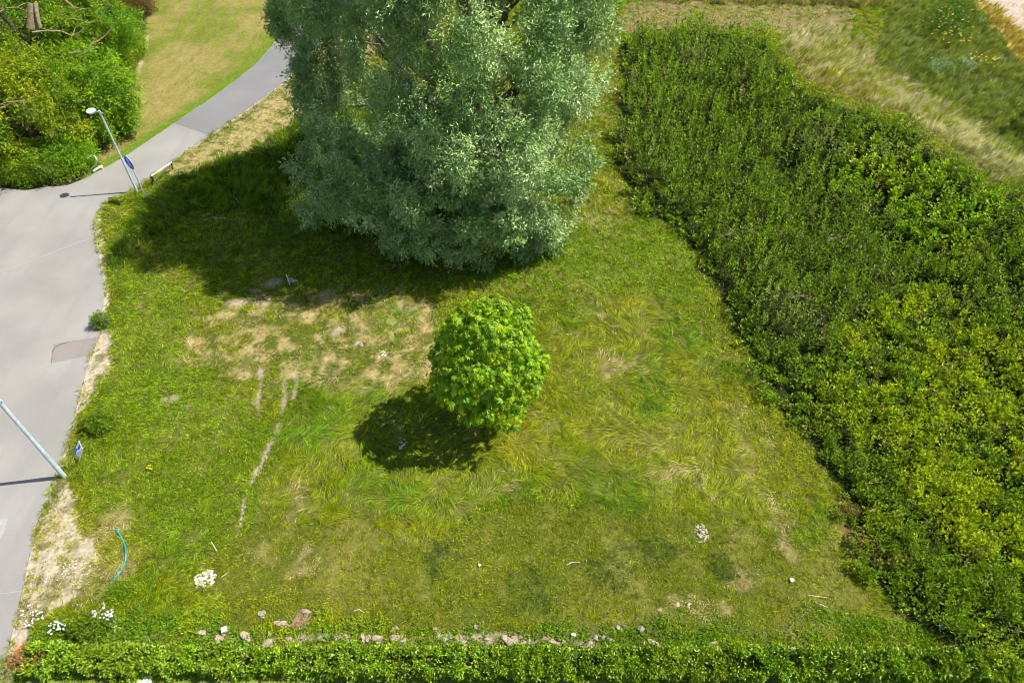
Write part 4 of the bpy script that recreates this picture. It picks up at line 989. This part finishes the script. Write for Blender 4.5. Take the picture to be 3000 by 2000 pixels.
for (pp, r, sc, mat, lab) in [((421, 606), .27, (1.1, .8, .7), M_PINK, 'pinkish boulder at the foot of the round sign'), ((478, 630), .34, (1.2, .6, .5), M_STONE, 'flat grey boulder in the tall grass right of the pinkish one'),
                              ((634, 640), .22, (1, .8, .6), M_STONE, 'rounded grey boulder, left one of the shaded pair'), ((656, 643), .23, (1.1, .7, .5), M_STONE, 'rounded grey boulder, right one of the shaded pair'),
                              ((606, 645), .18, (1.1, .7, .5), M_CLAY, 'small pale stone just left of the shaded boulder pair'), ((1057, 1012), .17, (1, 1, .7), M_CLAYD, 'dark round stone in the dry grass left of the chestnut'),
                              ((2092, 1888), .17, (1.1, .8, .7), M_CLAY, 'pale clay lump alone at the right part of the hedge row'), ((487, 1708), .16, (1, 1, .4), M_STONE, 'flat grey stone left of the white rubble heap'),
                              ((472, 1664), .13, (1, .8, .4), M_STONE, 'small grey stone below the blue pipe, above the flat one'), ((300, 515 - 20), .12, (1, .8, .8), M_PINK, 'small stone inside the hoop barrier')]:
    b = Gp(*pp); me = rock_mesh('boulder', [((0, 0, .03), r, sc, hash(pp) % 999)], mat, 3, .12)
    o = link('boulder' if r > .2 else 'stone', me); o.location = b; tag(o, lab, 'boulder' if r > .2 else 'stone')
b = Gp(856, 822); o = link('concrete_slab', rock_mesh('concrete_slab', [((0, 0, 0), .30, (1.1, .75, .35), 5), ((.15, -.05, .02), .18, (1, .8, .5), 8)], M_CONC, 3, .1)); o.location = b; tag(o, 'grey broken slab beside the stake in the willow shade', 'slab')
def heap(name, pp, wx_, wy_, n_, r0, r1, mat, lab, seed, hmax=.12):
    rs = random.Random(seed); b = Gp(*pp); parts = []
    for i in range(n_):
        a = rs.random() * 6.28; q = math.sqrt(rs.random()); r = rs.uniform(r0, r1)
        parts.append(((math.cos(a) * q * wx_, math.sin(a) * q * wy_, r * .35 + hmax * (1 - q)), r, (1, rs.uniform(.6, 1), rs.uniform(.5, .8)), seed * 31 + i))
    o = link(name, rock_mesh(name, parts, mat, 1, .5)); o.location = b; tag(o, lab, 'heap'); return o
heap('rubble_heap', (600, 1697), .36, .32, 90, .03, .10, M_CHALK, 'heap of bright white rubble in the lower left grass', 3)
heap('rubble_heap', (1118, 1037), .26, .26, 60, .02, .06, M_CHALK, 'sparse heap of white rubble left of the chestnut', 4, .05)
heap('rubble_heap', (2053, 1562), .27, .36, 110, .02, .07, M_GREYRUB, 'heap of beige crumbled rubble on the right of the meadow', 5)
heap('rubble_heap', (1180, 1305), .20, .34, 60, .02, .06, M_CHALK, 'pale rubble heap in the chestnut tree shadow', 6, .08)
heap('rubble_heap', (663, 768), .26, .15, 14, .02, .05, M_CHALK, 'small scatter of pale stones in the willow shade left of the stake', 7, .02)
heap('rubble_heap', (2008, 1768), .32, .18, 22, .03, .08, M_GREYRUB, 'scatter of pale stones above the hedge on the right', 8, .03)
heap('rubble_heap', (315, 1850), .35, .25, 20, .04, .10, M_GREYRUB, 'grey crumbly earth heap below the white flowers', 9, .04)
heap('rubble_heap', (757, 872), .7, .4, 30, .05, .13, M_CLAYD, 'scatter of brown clods in the willow shade below the stake', 10, .05)
CL = [(597, 1856, 28, 30), (643, 1872, 25, 40), (719, 1863, 35, 26), (768, 1798, 20, 22), (824, 1826, 32, 18), (786, 1886, 34, 30), (792, 1854, 18, 12), (846, 1871, 20, 18), (898, 1795, 25, 20), (928, 1793, 12, 8), (890, 1873, 18, 14), (912, 1873, 18, 14), (940, 1869, 22, 24), (958, 1866, 16, 18), (933, 1895, 18, 16),
      (983, 1862, 18, 24), (999, 1870, 20, 22), (995, 1892, 15, 12), (1011, 1866, 24, 20), (1025, 1880, 22, 20), (1015, 1894, 18, 14), (1041, 1860, 15, 10), (1065, 1868, 20, 28), (1080, 1872, 20, 26), (1104, 1873, 32, 26), (1160, 1841, 22, 14), (1148, 1850, 14, 10), (1160, 1872, 24, 24), (1180, 1880, 24, 26), (1205, 1888, 22, 14),
      (1275, 1845, 20, 14), (1288, 1862, 20, 26), (1300, 1877, 20, 24), (1316, 1864, 20, 24), (1312, 1884, 14, 12), (1342, 1872, 22, 28), (1356, 1882, 22, 24), (1372, 1869, 18, 12), (1394, 1838, 16, 16), (1424, 1860, 24, 14), (1428, 1873, 22, 16), (1428, 1841, 12, 10), (1480, 1872, 24, 26), (1496, 1882, 22, 24),
      (1507, 1880, 20, 26), (1532, 1886, 22, 24), (1552, 1884, 15, 24), (1595, 1869, 28, 14), (1620, 1882, 24, 18), (1638, 1886, 20, 18), (1652, 1884, 18, 20), (1641, 1873, 16, 12), (1705, 1892, 28, 16), (1727, 1886, 20, 24), (1744, 1869, 20, 20), (1764, 1867, 24, 16), (1786, 1877, 24, 18), (1770, 1884, 16, 12),
      (1812, 1841, 18, 20), (1831, 1836, 13, 13), (1915, 1892, 36, 26), (1846, 1895, 22, 18), (1932, 1787, 18, 12), (2280, 1899, 24, 16), (2322, 1905, 26, 22), (2342, 1908, 22, 20), (2202, 1893, 18, 16), (578, 1828, 10, 8), (1238, 1815, 8, 6), (735, 1776, 9, 7), (620, 1815, 9, 7), (2700, 1916, 22, 12), (2660, 1890, 18, 10), (2790, 1925, 18, 12)]
protos = []
for k in range(8):
    rs = random.Random(k + 50)
    parts = [((0, 0, .25), .48, (1, .9, .7), k * 7 + 1)] + [((rs.uniform(-.32, .32), rs.uniform(-.32, .32), rs.uniform(.12, .3)), rs.uniform(.2, .34), (1, .8, .8), k * 7 + 2 + j) for j in range(5)]
    protos.append(rock_mesh('clay_clod', parts, M_CLAY, 2, .45))
for i, (a, b_, w, h) in enumerate(CL):
    p_ = Gp(a, b_); o = link('clay_clod', protos[i % 8]); s_ = w / (FPX / depth(0, p_.y)); hh_ = h / (FPX / depth(0, p_.y))
    o.location = p_ - Vector((0, 0, .01)); o.scale = (s_ * 1.35, hh_ * 1.3, min(s_, hh_) * 1.25); o.rotation_euler = (0, 0, random.choice((0, math.pi)) + random.uniform(-.3, .3))
    if b_ > 1835: tag(o, 'dry pale clay clod in the broken row behind the hedge', 'clod', 'clay clods behind the hedge')
    else: tag(o, {768: 'pale rounded clod on the grass between the white plastic box and the brush heap', 824: 'broad flat clod below left of the brush heap', 898: 'clod touching the upper edge of the brush heap', 928: 'small clod right of the brush heap', 578: 'tiny clod left of the white plastic box', 1932: 'brown clod in the short grass right of the pale stones', 1238: 'tiny clod in the short grass above the middle of the clod row', 735: 'tiny clod above the pale rounded clod', 620: 'tiny clod just above the white plastic box'}[a], 'clod', 'loose clay clods on the grass')
for (pp, w, h, mat, lab) in [((1876, 1850), 26, 36, M_CLAYD, 'tall dark brown clod standing above the row behind the hedge'), ((1852, 1853), 18, 14, M_CLAYD, 'small dark clod leaning against the tall dark one'), ((1679, 1863), 18, 26, M_CHALK, 'bright white stone on the clay row behind the hedge')]:
    p_ = Gp(*pp); me = rock_mesh('clay_clod', [((0, 0, .3), .5, (1, .8, 1), w), ((.15, .1, .2), .35, (1, .8, .8), w + 1)], mat, 2, .4); o = link('stone' if mat is M_CHALK else 'clay_clod', me); s_ = w / (FPX / depth(0, p_.y)); hh_ = h / (FPX / depth(0, p_.y))
    o.location = p_; o.scale = (s_, hh_, hh_); tag(o, lab, 'stone' if mat is M_CHALK else 'clod')
# cracked clay crust in the wheel ruts
bm = bmesh.new(); rs = random.Random(12); ci = 0
for r, w in zip(RUT, RUTW):
    tot = 0
    for a_, c_ in zip(r[:-1], r[1:]):
        L = math.hypot(c_[0] - a_[0], c_[1] - a_[1]); n_ = int(L / .07 * max(1, w / .09))
        for j in range(n_):
            t = rs.random(); x = a_[0] + (c_[0] - a_[0]) * t + rs.gauss(0, w * .5); y = a_[1] + (c_[1] - a_[1]) * t + rs.gauss(0, w * .35); rr = rs.uniform(.035, .085) * (1 if w > .12 else .7)
            rock_bm(bm, (x, y, .0), rr, (1, .8, .45), ci, 1, .4); ci += 1
me = bpy.data.meshes.new('cracked_clay'); bm.to_mesh(me); bm.free(); me.materials.append(M_CLAY)
tag(link('cracked_clay', me), 'cracked dry clay crust in the wheel ruts left of the chestnut', 'clay', kind='stuff')
# small heap of cut brush
b = Gp(884, 1822); m = MB()
for j in range(60):
    an_ = random.uniform(0, 3.14); L = random.uniform(.12, .34); d = Vector((math.cos(an_) * L, math.sin(an_) * L, random.uniform(-.04, .05))); c_ = Vector((random.gauss(0, .13), random.gauss(0, .12), random.uniform(.04, .14)))
    m.tube([c_ - d, c_ + Vector((0, 0, .03)), c_ + d], [.006, .007, .003], 4)
o = m.build('brush_heap', plainmat('dry_brush', (.42, .27, .17), .95), None); o.location = b; tag(o, 'small heap of dry reddish brush above the clod row', 'brush heap')
# litter
b = Gp(662, 1850); e = empty('plastic_box', b + Vector((0, 0, .12)), 'small white plastic box on the clod near the left of the hedge', 'box'); Mr = Matrix.Rotation(.35, 3, 'Z')
MB().box((0, 0, .05), .16, .15, .08, Mr).build('body', M_WHITE, e); MB().box((0, 0, .098), .17, .16, .014, Mr).build('lid', M_WHITE, e)
def crumpled(name, pp, r, lab, mat):
    bm = bmesh.new(); res = bmesh.ops.create_icosphere(bm, subdivisions=2, radius=r); rs = random.Random(pp[0])
    for v in res['verts']: v.co = Vector((v.co.x * (1 + rs.uniform(-.35, .35)), v.co.y * (1 + rs.uniform(-.35, .35)), (v.co.z * .5 + r * .4) * (1 + rs.uniform(-.3, .3))))
    me = bpy.data.meshes.new(name); bm.to_mesh(me); bm.free(); me.materials.append(mat); o = link(name, me); o.location = Gp(*pp) + Vector((0, 0, .08)); tag(o, lab, 'litter')
crumpled('plastic_bag', (2754, 1838), .10, 'crumpled pale plastic bag among the weeds at the lower right', M_WHITE)
crumpled('paper_scrap', (2317, 1702), .07, 'crumpled grey-white paper scrap on the right of the meadow', M_WHITE)
crumpled('paper_scrap', (1405, 1658), .045, 'tiny white paper scrap low in the middle of the meadow', M_WHITE)
M_STRAWS = plainmat('bleached_stick', (.62, .55, .38), .9)
for (seq, lab) in [(((2382, 1762), (2405, 1770), (2426, 1779)), 'pale straight stick in the lower right grass'), (((648, 1690), (660, 1682), (672, 1673)), 'short knobbly stick right of the white rubble heap'), (((1660, 1654), (1676, 1646), (1700, 1647)), 'bent pale stick in the short grass'), (((2368, 1742), (2395, 1746), (2424, 1750)), 'thin stick above the pale straight one'), (((1036, 1789), (1052, 1784), (1066, 1793)), 'curved dry stick above the clay row'), (((540, 985), (552, 1000), (558, 1014)), 'dry stalk on the left of the meadow')]:
    b = Gp(*seq[1]); e_ = [p3(a, c_, .06) - b for a, c_ in seq]; o = MB().tube(e_, [.012, .016, .008], 6).build('stick', M_STRAWS, None, True); o.location = b; tag(o, lab, 'stick')
# dead branches tangled in the weeds
for i, (a, c_) in enumerate([(2125, 690), (2190, 680), (2255, 785), (2340, 870), (2440, 700)]):
    b = Gp(a, c_, .9); m = MB()
    for j in range(6):
        an_ = random.uniform(-.7, .5); L = random.uniform(.4, .9); d = Vector((math.cos(an_) * L, math.sin(an_) * L, random.uniform(-.1, .3)))
        m.tube([-d * .4, d * .1 + Vector((0, 0, .08)), d * .6], [.012, .010, .005], 5)
    o = m.build('dead_branch', plainmat('grey_dead_wood', (.36, .28, .25), .95), None); o.location = b; tag(o, 'grey dead branch tangled in the dark weeds', 'branch', 'dead branches in the dark weeds')

# ------------------------------------------------------------------ flowers
M_PETW = plainmat('white_petals', (.85, .85, .82), .6, var=.05); M_PETY = plainmat('yellow_petals', (.78, .58, .005), .6, var=.15); M_STEMG = plainmat('green_stem', (.12, .20, .03), .8)
def flowers(name, pts, h, r, mat, lab, hj=.1):
    xs = [Gp(a, c_, h) for a, c_ in pts]; b = xs[0].copy(); b.z = hz(b.x, b.y); e = empty(name, b, lab, 'flowers')
    f = MB(); s_ = MB()
    for q in xs:
        g_ = float(hz(q.x, q.y)); q = q + Vector((0, 0, random.uniform(-hj, hj))); rr = r * random.uniform(.7, 1.3)
        f.lathe([(rr * .3, -.012), (rr, .0), (rr * .8, .012), (rr * .2, .016)], q, 7, 1, random.uniform(.7, 1))
        s_.tube([(q.x + random.uniform(-.05, .05), q.y + random.uniform(-.05, .05), g_), q - Vector((0, 0, .01))], [.005, .004], 4)
    at(e, f.build('flower_heads', mat, e)); at(e, s_.build('stems', M_STEMG, e))
def cl(cx_, cy_, sx, sy, n_): return [(random.gauss(cx_, sx), random.gauss(cy_, sy)) for _ in range(n_)]
flowers('flowering_herb', cl(288, 1795, 8, 8, 9) + cl(305, 1785, 8, 8, 10) + cl(320, 1798, 6, 10, 10) + cl(305, 1810, 12, 5, 14) + cl(280, 1803, 8, 6, 10), .35, .035, M_PETW, 'dense cluster of white flowers on the left, nearest the dark herb')
flowers('flowering_herb', cl(160, 1827, 10, 5, 14) + cl(175, 1833, 8, 6, 12), .3, .03, M_PETW, 'smaller white flower cluster between the verge and the dark herb')
flowers('flowering_herb', cl(98, 1790, 8, 12, 10) + cl(112, 1802, 10, 5, 8) + cl(66, 1794, 3, 6, 5) + cl(84, 1826, 8, 5, 10), .25, .028, M_PETW, 'scattered white flowers closest to the road')
flowers('flowering_herb', cl(205, 1890, 7, 3, 7) + cl(145, 1850, 4, 3, 4), .3, .03, M_PETW, 'few white flowers at the left end of the hedge')
flowers('flowering_herb', cl(215, 1665, 22, 14, 26), .15, .018, M_PETW, 'tiny white daisies on the sandy verge')
flowers('flowering_herb', cl(438, 1370, 4, 3, 9), .2, .035, M_PETY, 'single tuft of yellow flowers in the left meadow')
bush = [(random.gauss(2778, 34), random.gauss(62, 26)) for _ in range(85)] + cl(2860, 165, 14, 6, 14) + cl(2910, 170, 16, 10, 14) + cl(2840, 108, 20, 10, 16)
flowers('flowering_herb', bush, .85, .055, M_PETY, 'tall yellow flowers on the bank in the upper right corner', .2)
B = Bag(); fb = Gp(2780, 75); 
for (a, c_) in [(random.gauss(2778, 38), random.gauss(72, 30)) for _ in range(420)]:
    q = Gp(a, c_); K = 16; t = rng.random(K); az = rng.random(K) * 6.28
    P = np.stack([q.x + .06 * np.cos(az), q.y + .06 * np.sin(az), q.z + .9 * t], 1); B.add(*kites(P, np.stack([np.cos(az), np.sin(az), .8 + 0 * az], 1), np.array((0, 0, 1.)) + .5 * rng.normal(size=(K, 3)), .14, .055, np.tile((.09, .19, .01), (K, 1)) * (.6 + .8 * rng.random((K, 1))), 'leaf', .2))
o = link('herb_clump', B.mesh('herb_clump'), None, M_WEED); tag(o, 'deep green leafy clump carrying the yellow flowers on the bank', 'plant')
B = Bag()
for (a, c_) in cl(2745, 215, 22, 10, 40) + cl(2820, 208, 18, 10, 26):
    q = Gp(a, c_); K = 12; t = rng.random(K); az = rng.random(K) * 6.28
    P = np.stack([q.x + .05 * np.cos(az), q.y + .05 * np.sin(az), q.z + .8 * t], 1); B.add(*kites(P, np.stack([np.cos(az), np.sin(az), .5 + 0 * az], 1), np.array((0, 0, 1.)) + .5 * rng.normal(size=(K, 3)), .17, .05, np.tile((.24, .36, .20), (K, 1)) * (.6 + .8 * rng.random((K, 1))), 'leaf', .2))
o = link('thistle_clump', B.mesh('thistle_clump'), None, M_WEED); tag(o, 'blue-grey thistles standing in the green grass of the bank', 'plant')
print('verts', sum(len(o.data.vertices) for o in SC.objects if o.type == 'MESH'))
